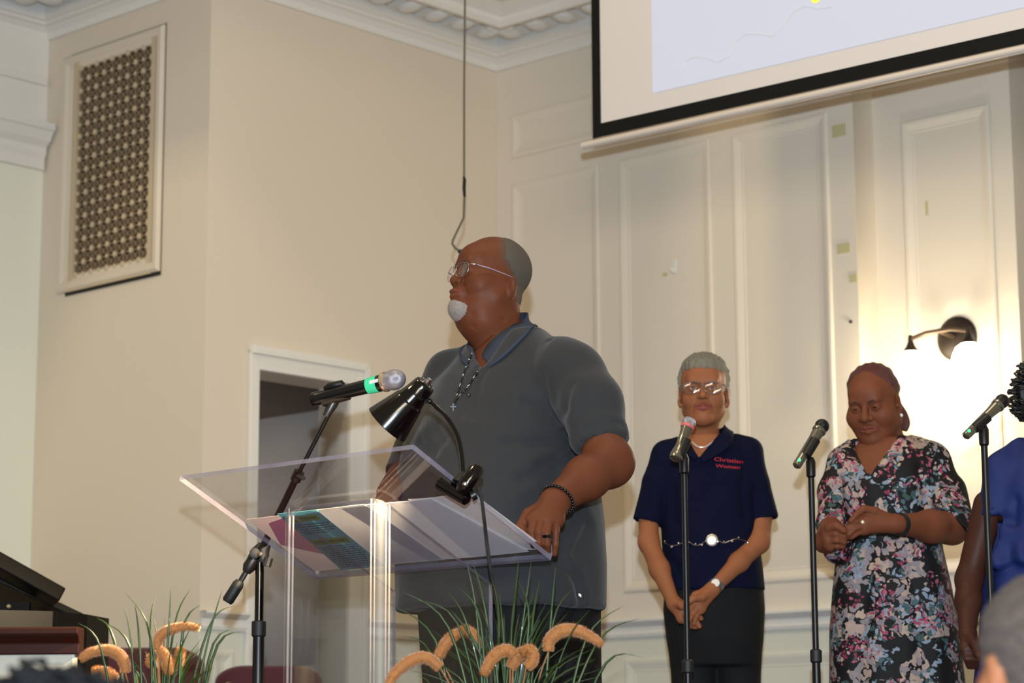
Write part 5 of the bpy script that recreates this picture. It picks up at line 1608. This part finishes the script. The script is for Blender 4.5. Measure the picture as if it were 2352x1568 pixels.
# trousers and shoes
rT = rows_px([(1380, 1170, MY + .02, .235, .215), (1450, 1172, MY + .02, .232, .210), (1568, 1176, MY + .03, .232, .205), (1700, 1178, MY + .03, .230, .20)], 0)
zb_ = rT[-1][2]
lo = (-.32 + rT[0][0], MY - .32, .05); hi = (.32 + rT[0][0], MY + .36, rT[0][2] + .01)
P_ = Field(lo, hi, .009); P_.op(stack(rT, RT, FW), .02)
cT = Vector((rT[-1][0], rT[-1][1], 0))
feet = []
for q in (-1, 1):
    hpnt = cT + E1 * q * .115; ft = cT + E1 * q * .15
    P_.op(cap(hpnt + EZ * (zb_ + .05), ft + EZ * .5, .12, .095), .04); P_.op(cap(ft + EZ * .5, ft + EZ * .10, .095, .075), .04); feet.append(ft)
v, f = P_.mesh(); v = ripple(v, f, .004, 25, 8)
v = creases(v, f, [([(1330, 1400), (1300, 1450), (1290, 1540)], .012, .008), ([(1260, 1420), (1230, 1500), (1235, 1568)], .014, .008), ([(1010, 1400), (1030, 1500)], .02, .008)])
np_mesh('trousers', v, f, M_TROU, man)
shoes(man, feet, E2, M_SHOE)
p = snap(SB, 1331, 1366, .003) or at(1331, 1366, 5.7)
MB().cbox(p, CR * .007 + CU * -.004, CU * .007, CF * .0015).build('side_tag', M_WHITE, man, smooth=False)

# ================= woman in navy
SKIN2 = skin_mat('warm_tan_skin', (136, 84, 55), (116, 56, 52), rough=.52)
M_NAVY = mat('navy_pique_knit', (9, 13, 34), .9, var=.12, scale=60, bump=.1, bscale=700, spec=.1)
M_HAIRS = mat('silver_grey_hair', (128, 122, 108), .8, var=.25, scale=160, bump=.8, bscale=500, spec=.3, stretch=(1, 1, .4))
NY = 7.0
nav = root('person', (at(1632, 1400, NY).x, NY, 0), 'woman in a navy polo with silver chain belt and short grey hair', 'person')
H2 = Head(at(1616, 901, 7.02), 6, 1, 1, .93)
hv2, hf2, hc2 = H2.build(dict(jaw=.92, cheek=.98, nose_w=.95, nose_l=.6, lip=.68, ear=(-.014, -.016), neck=.050, smile_fold=1.5, neck_end=(0, -.045, -.235)))
F3 = Vector((-.08, -1, 0)).normalized(); R3 = Vector((-1, .08, 0)).normalized()
rN = rows_px([(1357, 1640, NY, .153, .125), (1300, 1637, NY, .149, .125), (1250, 1632, NY, .147, .122), (1180, 1628, NY, .146, .122), (1110, 1625, NY, .148, .118), (1060, 1624, NY, .146, .108), (1035, 1623, NY, .128, .092), (1015, 1622, NY, .092, .078), (1000, 1620, NY, .062, .064)], 0)
S = Field((rN[0][0] - .28, NY - .22, rN[0][2] - .02), (rN[0][0] + .28, NY + .2, rN[-1][2] + .03), .0055)
S.op(stack(rN, R3, F3, 2.4), .01)
for P, r_ in (([(1560, 1028), (1530, 1046), (1508, 1110), (1487, 1200)], [.036, .042, .045, .046]), ([(1690, 1022), (1718, 1038), (1734, 1110), (1753, 1195)], [.036, .043, .046, .049])):
    Q = [at(x, y, NY - .01 * i) for i, (x, y) in enumerate(P)]
    for i in range(2): S.op(cap(Q[i], Q[i + 1], r_[i], r_[i + 1]), .02)
    dd = (Q[3] - Q[2]).normalized()
    S.op(cutp(cap(Q[2], Q[3] + dd * .05, r_[2], r_[3]), Q[3], dd), .006)
    S.op(cap(Q[3] - dd * .05, Q[3] + dd * .1, .034, .036), .003, 's')
S.op(pxpoly([(1574, 978), (1672, 968), (1608, 1050), (1602, 1050)], NY - .1, .12), .003, 's')
v, f = S.mesh(); v = ripple(v, f, .003, 35, 6)
v = creases(v, f, [([(1560, 1262), (1620, 1255), (1700, 1262)], .008, .004), ([(1560, 1060), (1545, 1120), (1548, 1200)], .012, .006), ([(1712, 1060), (1705, 1120), (1712, 1190)], .010, .006), ([(1545, 1290), (1570, 1340)], .012, .005), ([(1700, 1290), (1690, 1340)], .012, .005), ([(1640, 1120), (1600, 1180)], .02, .004)])
polo = np_mesh('polo_shirt', v, f, M_NAVY, nav); NB = bvh_of(polo)
lo, hi = bounds([at(1455, 1180, 6.97), at(1785, 1460, 6.7)], .03); lo[1], hi[1] = 6.68, 7.08
A = Field(lo, hi, .0028)
ea, wa = at(1490, 1245, 6.94), at(1546, 1383, 6.82)
eb, wb = at(1742, 1245, 6.93), at(1641, 1348, 6.80)
A.op(cap(at(1490, 1185, 6.97), ea, .031, .029), .01); A.op(cap(ea, ea.lerp(wa, .45), .029, .0285), .02); A.op(cap(ea.lerp(wa, .45), wa, .0285, .019), .02)
A.op(cap(at(1750, 1180, 6.97), eb, .034, .031), .01); A.op(cap(eb, eb.lerp(wb, .45), .031, .0275), .02); A.op(cap(eb.lerp(wb, .45), wb, .0275, .0195), .02)
yy = 6.80
hand(A, wa, [at(1576, 1392, yy + .01), at(1574, 1403, yy + .005), at(1570, 1413, yy + .005), at(1565, 1421, yy + .01)],
     [[at(1598, 1404, yy - .0), at(1610, 1420, yy + .01)], [at(1594, 1418, yy), at(1606, 1438, yy)], [at(1586, 1426, yy + .005), at(1598, 1440, yy + .01)], [at(1578, 1432, yy + .01), at(1590, 1440, yy + .015)]],
     [at(1566, 1390, yy - .02), at(1582, 1396, yy - .03)], r=.0082, wr=.022)
yb = 6.772
hand(A, wb, [at(1598, 1368, yb), at(1602, 1380, yb - .006), at(1606, 1391, yb - .004), at(1610, 1400, yb + .004)],
     [[at(1580, 1380, yb - .01), at(1566, 1394, yb)], [at(1586, 1396, yb - .016), at(1573, 1412, yb - .006)], [at(1592, 1408, yb - .014), at(1582, 1426, yb - .006)], [at(1600, 1414, yb - .008), at(1594, 1432, yb)]],
     [at(1612, 1372, yb - .015), at(1594, 1374, yb - .028), at(1578, 1384, yb - .03)], r=.0080, wr=.022)
av, af = A.mesh()
T_ = Field((rN[0][0] - .18, NY - .16, rN[0][2]), (rN[0][0] + .18, NY + .16, rN[-1][2] + .02), .007)
T_.op(stack([(r[0], r[1], r[2], max(.04, r[3] - .012), max(.04, r[4] - .012)) for r in rN], R3, F3, 2.4), .01)
tv, tf = T_.mesh()
bv, bf = join_parts([(hv2, hf2), (av, af), (tv, tf)]); col = np.zeros((len(bv), 3)); col[:len(hc2)] = hc2
np_mesh('body', bv, bf, SKIN2, nav, col)
H2.face_parts(nav, M_BROWG)
def hairline(x, y, z, zf=.062, ys=.012):
    # in front the hair starts above the forehead, at the sides behind the temples
    return np.minimum(np.maximum(-(z - zf) - .0 * y, y - .2), np.maximum(y - ys + .55 * np.clip(-z, 0, 1) , -z - .05))
hn = lambda x, y, z: .008 + .010 * np.clip((z - .03) / .06, 0, 1) + .0028 * np.sin(x * 160 + z * 190) * np.sin(y * 140 + 1 + x * 90) + .0022 * np.sin(x * 430 + y * 210) * np.sin(z * 380 + y * 300)
v, f = H2.shell(hn, lambda x, y, z: hairline(x, y, z, .066, .004) + .004 * np.sin(x * 170) * np.sin(y * 150), taper=.55, ear_gap=.026)
np_mesh('hair', v, f, M_HAIRS, nav)
M_GL2 = mat('brown_silver_frame', (116, 92, 80), .25, .4)
H2.glasses(nav, M_GL2, mat('silver_temple', (190, 185, 180), .2, .7), fy=.110, lens_w=.028, lens_h=.019, cy=-.003, rim=.0017)
# collar, necklace, lettering, belt, watch
ct = [(1603, 1046, 6.88), (1588, 1026, 6.90), (1578, 1004, 6.95), (1582, 992, 7.02), (1618, 990, 7.08), (1655, 984, 7.03), (1664, 976, 6.96), (1655, 1000, 6.90), (1634, 1026, 6.885), (1607, 1050, 6.88)]
cb2 = [(1598, 1056, 6.87), (1572, 1040, 6.88), (1556, 1018, 6.94), (1562, 1006, 7.04), (1618, 1004, 7.12), (1672, 998, 7.06), (1684, 992, 6.96), (1680, 1018, 6.88), (1652, 1042, 6.865), (1616, 1062, 6.87)]
collar(nav, [at(*q) for q in ct], [at(*q) for q in cb2], M_NAVY, .003)
nb = MB(); nb.tube(smooth_path([at(1590, 1015, 6.93), at(1600, 1024, 6.905), at(1612, 1027, 6.90), at(1624, 1024, 6.905), at(1640, 1012, 6.93)], 6), .0024, 8); nb.build('necklace', mat('pale_bead_necklace', (206, 196, 182), .3, .3, var=.3, scale=300), nav)
M_RED = mat('red_embroidery', (168, 18, 34), .7, var=.1, scale=200)
text_on(NB, 'Christian', 1640, 1058, 66, math.radians(5.5), M_RED, nav, 'embroidered_text')
text_on(NB, 'Women', 1643, 1073, 56, math.radians(4), M_RED, nav, 'embroidered_text')
bp = [snap(NB, x, y, .004) for x, y in ((1500, 1255), (1515, 1252), (1530, 1246), (1545, 1253), (1560, 1250), (1578, 1243), (1598, 1252), (1612, 1248), (1624, 1241), (1648, 1241), (1662, 1247), (1680, 1240), (1695, 1238), (1715, 1244))]
bp = [p for p in bp if p is not None]
mb = MB(); mb.tube(smooth_path(bp, 5), .0014, 6)
for i, p in enumerate(bp): mb.ball(p + Vector((0, -.002, (-1) ** i * .004)), .0048 if i % 2 else .0034, 10, 8)
belt = mb.build('chain_belt', M_CHROME, nav, sharp=180)
p = snap(NB, 1635, 1240, .004)
MB().lathe(p, (0, -1, 0), [(0, .018), (.003, .018), (.005, .015), (.005, .009), (.002, .007)], 28).build('medallion', mat('pale_silver_medallion', (200, 192, 176), .3, .6), belt)
wd = (wb - eb).normalized()
band('watch_strap', wb - wd * .008, wd, .0215, .013, .0022, mat('silver_watch_strap', (120, 122, 128), .3, .6), nav)
p = wb - wd * .010 + Vector((-.004, -.021, .004)) 
MB().lathe(p, (-.2, -1, .25), [(0, .013), (.004, .0135), (.006, .012), (.0065, .0005)], 8).build('watch_face', mat('pearl_watch_face', (215, 205, 190), .25), nav)
rT = rows_px([(1345, 1640, NY, .148, .115), (1400, 1640, NY, .153, .118), (1470, 1642, NY, .145, .112), (1530, 1643, NY, .130, .092)], 0)
P_ = Field((rT[0][0] - .22, NY - .22, .04), (rT[0][0] + .22, NY + .22, rT[0][2] + .01), .0075); P_.op(stack(rT, R3, F3, 2.4), .01)
feet = []
for q, x in ((-1, 1593), (1, 1694)):
    a = at(x, 1470, NY); ft = Vector((a.x * .995, NY, 0)); P_.op(cap(a, ft + EZ * .45, .072, .060), .010); P_.op(cap(ft + EZ * .45, ft + EZ * .08, .060, .058), .02); feet.append(ft)
v, f = P_.mesh(); np_mesh('trousers', v, f, M_TROU, nav); shoes(nav, feet, F3, M_SHOE, L=.23, w=.042)

# ================= woman in the floral dress
SKIN3 = skin_mat('rich_brown_skin', (106, 60, 40), (120, 60, 56), rough=.5)
def floral():
    m, nt, b = new_mat('floral_print_cloth')
    tc = nt.nodes.new('ShaderNodeTexCoord')
    ns = nt.nodes.new('ShaderNodeTexNoise'); ns.inputs['Scale'].default_value = 30; ns.inputs['Detail'].default_value = 2
    nt.links.new(tc.outputs['Object'], ns.inputs['Vector'])
    mp = nt.nodes.new('ShaderNodeMix'); mp.data_type = 'RGBA'; mp.blend_type = 'LINEAR_LIGHT'; mp.inputs[0].default_value = .022
    nt.links.new(tc.outputs['Object'], mp.inputs[6]); nt.links.new(ns.outputs['Color'], mp.inputs[7])
    base = lin((7, 7, 9)); prev = None
    def layer(scale, thr, cols, gate_scale, gate, off):
        nonlocal prev
        ad = nt.nodes.new('ShaderNodeVectorMath'); ad.operation = 'ADD'; ad.inputs[1].default_value = off
        nt.links.new(mp.outputs[2], ad.inputs[0])
        vo = nt.nodes.new('ShaderNodeTexVoronoi'); vo.inputs['Scale'].default_value = scale; vo.inputs['Randomness'].default_value = .9
        nt.links.new(ad.outputs[0], vo.inputs['Vector'])
        lt = nt.nodes.new('ShaderNodeMath'); lt.operation = 'LESS_THAN'; lt.inputs[1].default_value = thr; nt.links.new(vo.outputs['Distance'], lt.inputs[0])
        g = nt.nodes.new('ShaderNodeTexNoise'); g.inputs['Scale'].default_value = gate_scale; g.inputs['Detail'].default_value = 1; nt.links.new(ad.outputs[0], g.inputs['Vector'])
        gt = nt.nodes.new('ShaderNodeMath'); gt.operation = 'GREATER_THAN'; gt.inputs[1].default_value = gate; nt.links.new(g.outputs['Fac'], gt.inputs[0])
        mu = nt.nodes.new('ShaderNodeMath'); mu.operation = 'MULTIPLY'; nt.links.new(lt.outputs[0], mu.inputs[0]); nt.links.new(gt.outputs[0], mu.inputs[1])
        sp = nt.nodes.new('ShaderNodeSeparateColor'); nt.links.new(vo.outputs['Color'], sp.inputs[0])
        cr = nt.nodes.new('ShaderNodeValToRGB'); cr.color_ramp.interpolation = 'CONSTANT'
        el = cr.color_ramp.elements
        for i, c in enumerate(cols):
            if i < 2: e = el[i]; e.position = i / len(cols)
            else: e = el.new(i / len(cols))
            e.color = lin(c)
        nt.links.new(sp.outputs[0], cr.inputs[0])
        mx = nt.nodes.new('ShaderNodeMix'); mx.data_type = 'RGBA'; nt.links.new(mu.outputs[0], mx.inputs[0]); nt.links.new(cr.outputs[0], mx.inputs[7])
        if prev is None: mx.inputs[6].default_value = base
        else: nt.links.new(prev, mx.inputs[6])
        prev = mx.outputs[2]
    layer(52, .62, [(150, 130, 120), (128, 116, 118), (160, 138, 124), (118, 112, 116)], 13, .50, (0, 0, 0))
    layer(60, .50, [(112, 126, 142), (60, 86, 92), (128, 134, 146), (46, 70, 66)], 12, .54, (3.1, 1.7, 4.2))
    layer(75, .42, [(138, 56, 82), (150, 78, 96), (160, 140, 132), (120, 44, 66)], 15, .54, (7.3, 2.2, 1.1))
    nt.links.new(prev, b.inputs['Base Color']); setin(b, Roughness=.75); b.inputs['Specular IOR Level'].default_value = .3
    return m
M_FLOR = floral()
M_HAIRR = mat('dark_auburn_hair', (74, 26, 24), .45, var=.25, scale=120, bump=.5, bscale=500, stretch=(1, 1, .3))
FY = 6.75
flo = root('person', (at(2050, 1400, FY).x, FY, 0), 'woman in a black floral dress looking down at her joined hands', 'person')
H3 = Head(at(2006, 925, 6.74), 27, -19, -2, .95)
hv3, hf3, hc3 = H3.build(dict(jaw=1.08, cheek=1.1, nose_w=1.15, nose_l=.6, lip=1.15, neck=.058, lid=.85, jowl=.75, neck_end=(0, -.085, -.2), smile_fold=1.2))
F4 = Vector((-.25, -1, 0)).normalized(); R4 = Vector((-1, .25, 0)).normalized()
rF = rows_px([(1990, 2066, FY, .25, .20), (1568, 2060, FY, .196, .165), (1450, 2054, FY, .188, .158), (1350, 2050, FY, .172, .148), (1260, 2044, FY, .152, .132), (1200, 2043, FY, .148, .132), (1130, 2042, FY, .150, .138), (1080, 2042, FY, .150, .122), (1050, 2040, FY, .135, .100), (1025, 2036, FY, .105, .082), (1006, 2032, FY, .07, .068)], 0)
S = Field((rF[0][0] - .30, FY - .30, rF[0][2] - .01), (rF[0][0] + .34, FY + .25, rF[-1][2] + .03), .0065)
S.op(stack(rF, R4, F4, 2.3), .01)
Q = [at(2105, 1030, FY), at(2142, 1058, FY - .03), at(2170, 1130, FY - .06), at(2188, 1215, FY - .150)]; r_ = [.040, .052, .058, .058]
for i in range(2): S.op(cap(Q[i], Q[i + 1], r_[i], r_[i + 1]), .025)
dd = (at(2192, 1290, 6.58) - Q[2]).normalized()
cn = (Vector((.25, -.1, -1))).normalized(); cpnt = at(2198, 1222, FY - .10)
S.op(cutp(cap(Q[2], Q[3] + dd * .05, .064, .070), cpnt, Vector((-.75, 0, -.66))), .006)
S.op(cap(at(2150, 1222, 6.56), at(2100, 1236, 6.45), .047, .052), .003, 's')
Q2 = [at(1965, 1032, FY), at(1938, 1062, FY - .02), at(1914, 1130, FY - .06), at(1906, 1205, FY - .12), at(1922, 1262, FY - .16)]; r2 = [.038, .046, .046, .040, .044]
for i in range(4): S.op(cap(Q2[i], Q2[i + 1], r2[i], r2[i + 1]), .02)
S.op(pxpoly([(1962, 985), (2092, 970), (2004, 1084), (1994, 1084)], FY - .12, .13), .003, 's')
v, f = S.mesh(); v = ripple(v, f, .006, 28, 11, 4.0)
v = creases(v, f, [([(1940, 1262), (2040, 1268), (2150, 1262)], .010, .006), ([(2115, 1070), (2125, 1130), (2128, 1190)], .012, .008), ([(1940, 1090), (1945, 1150)], .010, .007), ([(2000, 1290), (1980, 1420), (1970, 1568)], .02, .010), ([(2090, 1290), (2110, 1420), (2125, 1568)], .02, .010), ([(2010, 1100), (2040, 1160), (2060, 1230)], .015, .006)])
dress = np_mesh('floral_dress', v, f, M_FLOR, flo)
lo, hi = bounds([at(1875, 1150, 6.4), at(2235, 1290, 6.7)], .05); lo[1], hi[1] = 6.28, 6.78
A = Field(lo, hi, .0028)
ea, wa = at(2186, 1212, 6.60), at(2062, 1203, 6.44)
A.op(cap(at(2184, 1165, 6.67), ea, .042, .043), .01); A.op(cap(ea, ea.lerp(wa, .4), .043, .042), .03); A.op(cap(ea.lerp(wa, .4), wa, .043, .027), .03)
yh = 6.42
hand(A, wa, [at(1998, 1178, yh), at(1990, 1190, yh - .012), at(1985, 1204, yh - .014), at(1984, 1217, yh - .006)],
     [[at(1970, 1186, yh - .012), at(1954, 1200, yh - .01), at(1946, 1212, yh)], [at(1964, 1198, yh - .022), at(1948, 1212, yh - .02), at(1942, 1224, yh - .01)], [at(1962, 1214, yh - .022), at(1950, 1226, yh - .02), at(1946, 1234, yh - .01)], [at(1966, 1226, yh - .012), at(1956, 1234, yh - .012)]],
     [at(2008, 1174, yh - .01), at(1984, 1168, yh - .02), at(1966, 1182, yh - .03), at(1954, 1196, yh - .03)], r=.0088, wr=.027)
wl = at(1892, 1246, 6.45)
A.op(cap(at(1908, 1215, 6.60), wl, .036, .028), .02)
hand(A, wl, [at(1898, 1214, yh - .02), at(1900, 1228, yh - .03), at(1902, 1242, yh - .03), at(1906, 1254, yh - .02)],
     [[at(1918, 1212, yh - .045), at(1934, 1220, yh - .04), at(1938, 1228, yh - .03)], [at(1920, 1226, yh - .05), at(1938, 1232, yh - .045), at(1940, 1240, yh - .03)], [at(1922, 1240, yh - .048), at(1938, 1244, yh - .04), at(1938, 1250, yh - .028)], [at(1922, 1254, yh - .035), at(1936, 1255, yh - .03)]],
     [at(1904, 1212, yh - .04), at(1922, 1208, yh - .06), at(1938, 1218, yh - .06)], r=.0092, wr=.030)
av, af = A.mesh()
T_ = Field((rF[0][0] - .2, FY - .18, rF[4][2]), (rF[0][0] + .2, FY + .18, rF[-1][2] + .02), .007)
T_.op(stack([(r[0], r[1], r[2], max(.04, r[3] - .011), max(.04, r[4] - .011)) for r in rF[4:]], R4, F4, 2.3), .01)
tv, tf = T_.mesh()
# legs under the hem
LG = Field((rF[0][0] - .2, FY - .15, 0.03), (rF[0][0] + .2, FY + .15, rF[0][2] + .1), .009); feet = []
for q in (-1, 1):
    ft = Vector((rF[0][0] + q * .08, FY, 0)); LG.op(cap(ft + EZ * .06, ft + EZ * .4, .036, .058), .02); feet.append(ft)
lv, lf = LG.mesh()
bv, bf = join_parts([(hv3, hf3), (av, af), (tv, tf), (lv, lf)]); col = np.zeros((len(bv), 3)); col[:len(hc3)] = hc3
np_mesh('body', bv, bf, SKIN3, flo, col)
H3.face_parts(flo, M_BROW)
v, f = H3.shell(lambda x, y, z: .006 + .0012 * np.sin(x * 260 + y * 60), lambda x, y, z: np.maximum(.50 * y + .022 - .62 * (z - .045) - .35 * np.abs(x), -z - .045) + .002 * np.sin(x * 240) * np.sin(z * 200), taper=.30, ear_gap=.025)
hr = np_mesh('hair', v, f, M_HAIRR, flo)
mb = MB(); mb.tube(smooth_path([H3.w(-.02, -.10, .0), at(2058, 930, 6.82), at(2070, 950, 6.81), at(2078, 972, 6.80), at(2074, 988, 6.80)], 6), [.012 + .006 * math.sin(math.pi * i / 24) for i in range(25)], 12)
mb.build('ponytail', M_HAIRR, hr, sharp=180)
MB().ball(H3.w(-.082, .002, -.048), .0055, 10, 8).build('earring', mat('pearl_earring', (225, 215, 205), .2), flo)
band('bracelet', wa + (ea - wa).normalized() * .01, ea - wa, .0285, .016, .0035, mat('black_elastic_band', (10, 12, 12), .7), flo)
MB().ball(at(1981, 1199, yh - .034), .006, 10, 8).build('ring', mat('pale_gold_stone_ring', (235, 215, 180), .15, .5), flo)
shoes(flo, feet, F4, M_SHOE, L=.23, w=.042)

# ================= woman in royal blue at the right edge
SKIN4 = skin_mat('dark_brown_skin', (62, 35, 26), (96, 46, 46), rough=.42)
M_BLUE = mat('royal_blue_crepe', (14, 31, 84), .7, var=.06, scale=20, spec=.3)
BYY = 6.4
blu = root('person', (at(2400, 1400, BYY).x, BYY, 0), 'woman in a royal blue ruffled dress, cut by the right edge', 'person')
H4 = Head(at(2412, 925, BYY), 20, 0, 0, .95)
hv4, hf4, hc4 = H4.build(dict(jowl=.8, neck=.056, nose_w=1.2))
F5 = Vector((-.3, -1, 0)).normalized(); R5 = Vector((-1, .3, 0)).normalized()
rB = rows_px([(1950, 2420, BYY, .235, .2), (1568, 2408, BYY, .200, .165), (1450, 2402, BYY, .176, .152), (1310, 2398, BYY, .163, .142), (1298, 2398, BYY, .192, .160), (1232, 2398, BYY, .168, .145), (1200, 2396, BYY, .152, .14), (1120, 2395, BYY, .150, .14), (1065, 2395, BYY, .140, .11), (1035, 2398, BYY, .105, .085), (1012, 2400, BYY, .07, .07)], 0)
S = Field((rB[0][0] - .32, BYY - .28, rB[0][2] - .01), (rB[0][0] + .3, BYY + .26, rB[-1][2] + .03), .0070)
S.op(stack(rB, R5, F5, 2.3), .006)
for q in (-1, 1):
    cx = 2398
    Q = [at(cx + q * 58, 1045, BYY), at(cx + q * 92, 1085, BYY - .02), at(cx + q * 108, 1150, BYY - .03), at(cx + q * 110, 1190, BYY - .03)]
    for i, (a_, b_) in enumerate(((.045, .056), (.056, .050))): S.op(cap(Q[i], Q[i + 1], a_, b_), .02)
    dd = (Q[3] - Q[2]).normalized(); S.op(cutp(cap(Q[2], Q[3] + dd * .04, .050, .056), Q[3], dd), .005); S.op(cap(Q[3] - dd * .03, Q[3] + dd * .1, .042, .05), .003, 's')
v, f = S.mesh()
zz = v[:, 2]; z0_, z1_ = rB[-8][2], rB[-6][2]
w_ = np.clip(1 - np.abs((zz - at(2400, 1285, BYY).z)) / .045, 0, 1)
ang = np.arctan2(v[:, 1] - BYY, v[:, 0] - rB[0][0])
v = v + normals(v, f) * (w_ * .012 * np.sin(ang * 14) + .003 * np.sin(ang * 9 + zz * 6))[:, None]
v[:, 2] += w_ * .010 * np.sin(ang * 11 + 1)
v = creases(v, f, [([(2300, 1190), (2330, 1200), (2352, 1180)], .01, .008), ([(2335, 1150), (2325, 1200)], .008, .008), ([(2275, 1320), (2262, 1440), (2262, 1560)], .02, .008)])
np_mesh('blue_dress', v, f, M_BLUE, blu)
lo, hi = bounds([at(2190, 1150, BYY), at(2280, 1545, BYY - .15)], .05); lo[1], hi[1] = BYY - .25, BYY + .08
A = Field(lo, hi, .0035)
s0, e0, w0 = at(2272, 1160, BYY - .02), at(2226, 1330, BYY - .02), at(2222, 1452, BYY - .10)
A.op(cap(s0, e0, .044, .036), .02); A.op(cap(e0, e0.lerp(w0, .4), .036, .034), .02); A.op(cap(e0.lerp(w0, .4), w0, .034, .023), .02)
hand(A, w0, [at(2216 + 9 * i, 1490 + i, BYY - .13) for i in range(4)], [[at(2220 + 8 * i, 1512, BYY - .14), at(2226 + 6 * i, 1530, BYY - .12)] for i in range(4)], [at(2240, 1480, BYY - .16), at(2246, 1502, BYY - .17)], r=.009, wr=.024)
av, af = A.mesh()
A = Field(np.array(f3(at(2500, 1545, BYY))) - .1, np.array(f3(at(2600, 1150, BYY))) + .1, .008)
A.op(cap(at(2515, 1160, BYY), at(2545, 1330, BYY), .044, .036), .02); A.op(cap(at(2545, 1330, BYY), at(2540, 1470, BYY - .05), .036, .028), .02)
a2v, a2f = A.mesh()
T_ = Field((rB[0][0] - .2, BYY - .18, rB[5][2]), (rB[0][0] + .2, BYY + .18, rB[-1][2] + .02), .009)
T_.op(stack([(r[0], r[1], r[2], max(.04, r[3] - .013), max(.04, r[4] - .013)) for r in rB[6:]], R5, F5, 2.3), .01)
tv, tf = T_.mesh()
LG = Field((rB[0][0] - .2, BYY - .15, 0.03), (rB[0][0] + .2, BYY + .15, rB[0][2] + .1), .009); feet = []
for q in (-1, 1):
    ft = Vector((rB[0][0] + q * .08, BYY, 0)); LG.op(cap(ft + EZ * .06, ft + EZ * .4, .036, .058), .02); feet.append(ft)
lv, lf = LG.mesh()
bv, bf = join_parts([(hv4, hf4), (av, af), (a2v, a2f), (tv, tf), (lv, lf)]); col = np.zeros((len(bv), 3)); col[:len(hc4)] = hc4
np_mesh('body', bv, bf, SKIN4, blu, col)
H4.face_parts(blu)
shoes(blu, feet, F5, M_SHOE, L=.23, w=.042)
def curly(head, parent, name, m, n, rad, rng, region, curl=.016):
    mb = MB()
    for _ in range(n):
        t, p = rng.uniform(0, 2 * math.pi), math.acos(rng.uniform(-.5, 1))
        d = Vector((math.sin(p) * math.cos(t), math.sin(p) * math.sin(t), math.cos(p)))
        if not region(d): continue
        c = Vector((d.x * .082, d.y * .102 - .014, d.z * .090 + .034))
        o_ = head.w(*(c + d * rng.uniform(0, rad))); a = rng.uniform(0, 6.28); cr_ = curl * rng.uniform(.7, 1.3)
        pts = [o_ + Vector((math.cos(a + k * .8) * cr_, math.sin(a + k * .8) * cr_, rng.uniform(-1, 1) * .003 - .003 * k)) for k in range(8)]
        mb.tube(pts, [.0036] * 7 + [.001], 5)
    return mb.build(name, m, parent, sharp=180)
M_HAIRB = mat('black_curly_hair', (16, 14, 13), .5, var=.2, scale=100)
v, f = H4.shell(.012, lambda x, y, z: hairline(x, y, z, .062, .018)); hb = np_mesh('hair', v, f, M_HAIRB, blu)
curly(H4, blu, 'hair_curls', M_HAIRB, 700, .03, random.Random(3), lambda d: not (d.y > .45 and d.z < .45), .014)

# ================= two people standing in front, seen from behind
def front_person(px, py, Y, label, skin, hairm, top_m, hair_fn, scale=1.0, curls=None, yaw=172, eg=0):
    p = root('person', (at(px, 1500, Y).x, Y, -.9), label, 'person')
    Hh = Head(at(px, py, Y), yaw, 0, 0, scale)
    hv, hf, hc = Hh.build(dict(neck=.056, jowl=.7))
    z0 = Hh.c.z; cx = Hh.c.x; cy = Y - .03
    rows = [(cx, cy, -.1, .17, .12), (cx, cy, z0 - .5, .185, .13), (cx, cy, z0 - .36, .20, .125), (cx, cy, z0 - .27, .185, .11), (cx, cy, z0 - .22, .13, .09), (cx, cy, z0 - .17, .07, .07)]
    S = Field((cx - .36, cy - .22, -.12), (cx + .36, cy + .22, z0 - .12), .012)
    rt = Vector((1, 0, 0)); S.op(stack(rows, rt, Vector((0, 1, 0))), .02)
    for q in (-1, 1):
        S.op(cap((cx + q * .17, cy, z0 - .29), (cx + q * .24, cy, z0 - .58), .058, .05), .04); S.op(cap((cx + q * .24, cy, z0 - .58), (cx + q * .22, cy + .12, z0 - .80), .048, .036), .03)
    v, f = S.mesh(); np_mesh('top', v, f, top_m, p)
    L = Field((cx - .25, cy - .18, -.85), (cx + .25, cy + .18, -.05), .012)
    L.op(stack([(cx, cy, -.25, .16, .11), (cx, cy, -.08, .165, .115)], rt, Vector((0, 1, 0))), .02)
    ft = []
    for q in (-1, 1):
        L.op(cap((cx + q * .085, cy, -.2), (cx + q * .09, cy, -.82), .08, .06), .03); ft.append(Vector((cx + q * .09, cy, -.9)))
    v, f = L.mesh(); np_mesh('trousers', v, f, M_TROU, p)
    np_mesh('body', hv, hf, skin, p, hc)
    Hh.face_parts(p)
    v, f = Hh.shell(hair_fn, lambda x, y, z: hairline(x, y, z, .062, .022), ear_gap=eg); np_mesh('hair', v, f, hairm, p)
    shoes(p, ft, Vector((0, 1, 0)), M_SHOE)
    if curls: curly(Hh, p, 'hair_curls', hairm, curls, .035, random.Random(9), lambda d: not (d.y > .5 and d.z < .4), .020)
    return p
M_HAIRP = mat('salt_pepper_hair', (80, 66, 56), .85, var=.6, scale=45, bump=.8, bscale=400)
M_HAIRD = mat('charcoal_curly_hair', (14, 13, 13), .8, var=.3, scale=80, spec=.2)
front_person(2394, 1536, 3.0, 'blurred grey-haired person in the foreground at the lower right corner', SKIN2, M_HAIRP, mat('grey_blouse', (120, 118, 122), .8), lambda x, y, z: .005 + .002 * np.sin(x * 300) * np.sin(z * 260), 1.0, None, 165, .032)
front_person(112, 1822, 2.8, 'blurred dark curly-haired person in the foreground at the lower left', SKIN4, M_HAIRD, mat('dark_teal_top', (40, 66, 74), .8), lambda x, y, z: .026 + .010 * np.sin(x * 90 + 1) * np.sin(y * 80) + .006 * np.sin(x * 210 + z * 100), 1.0, 900, 175)
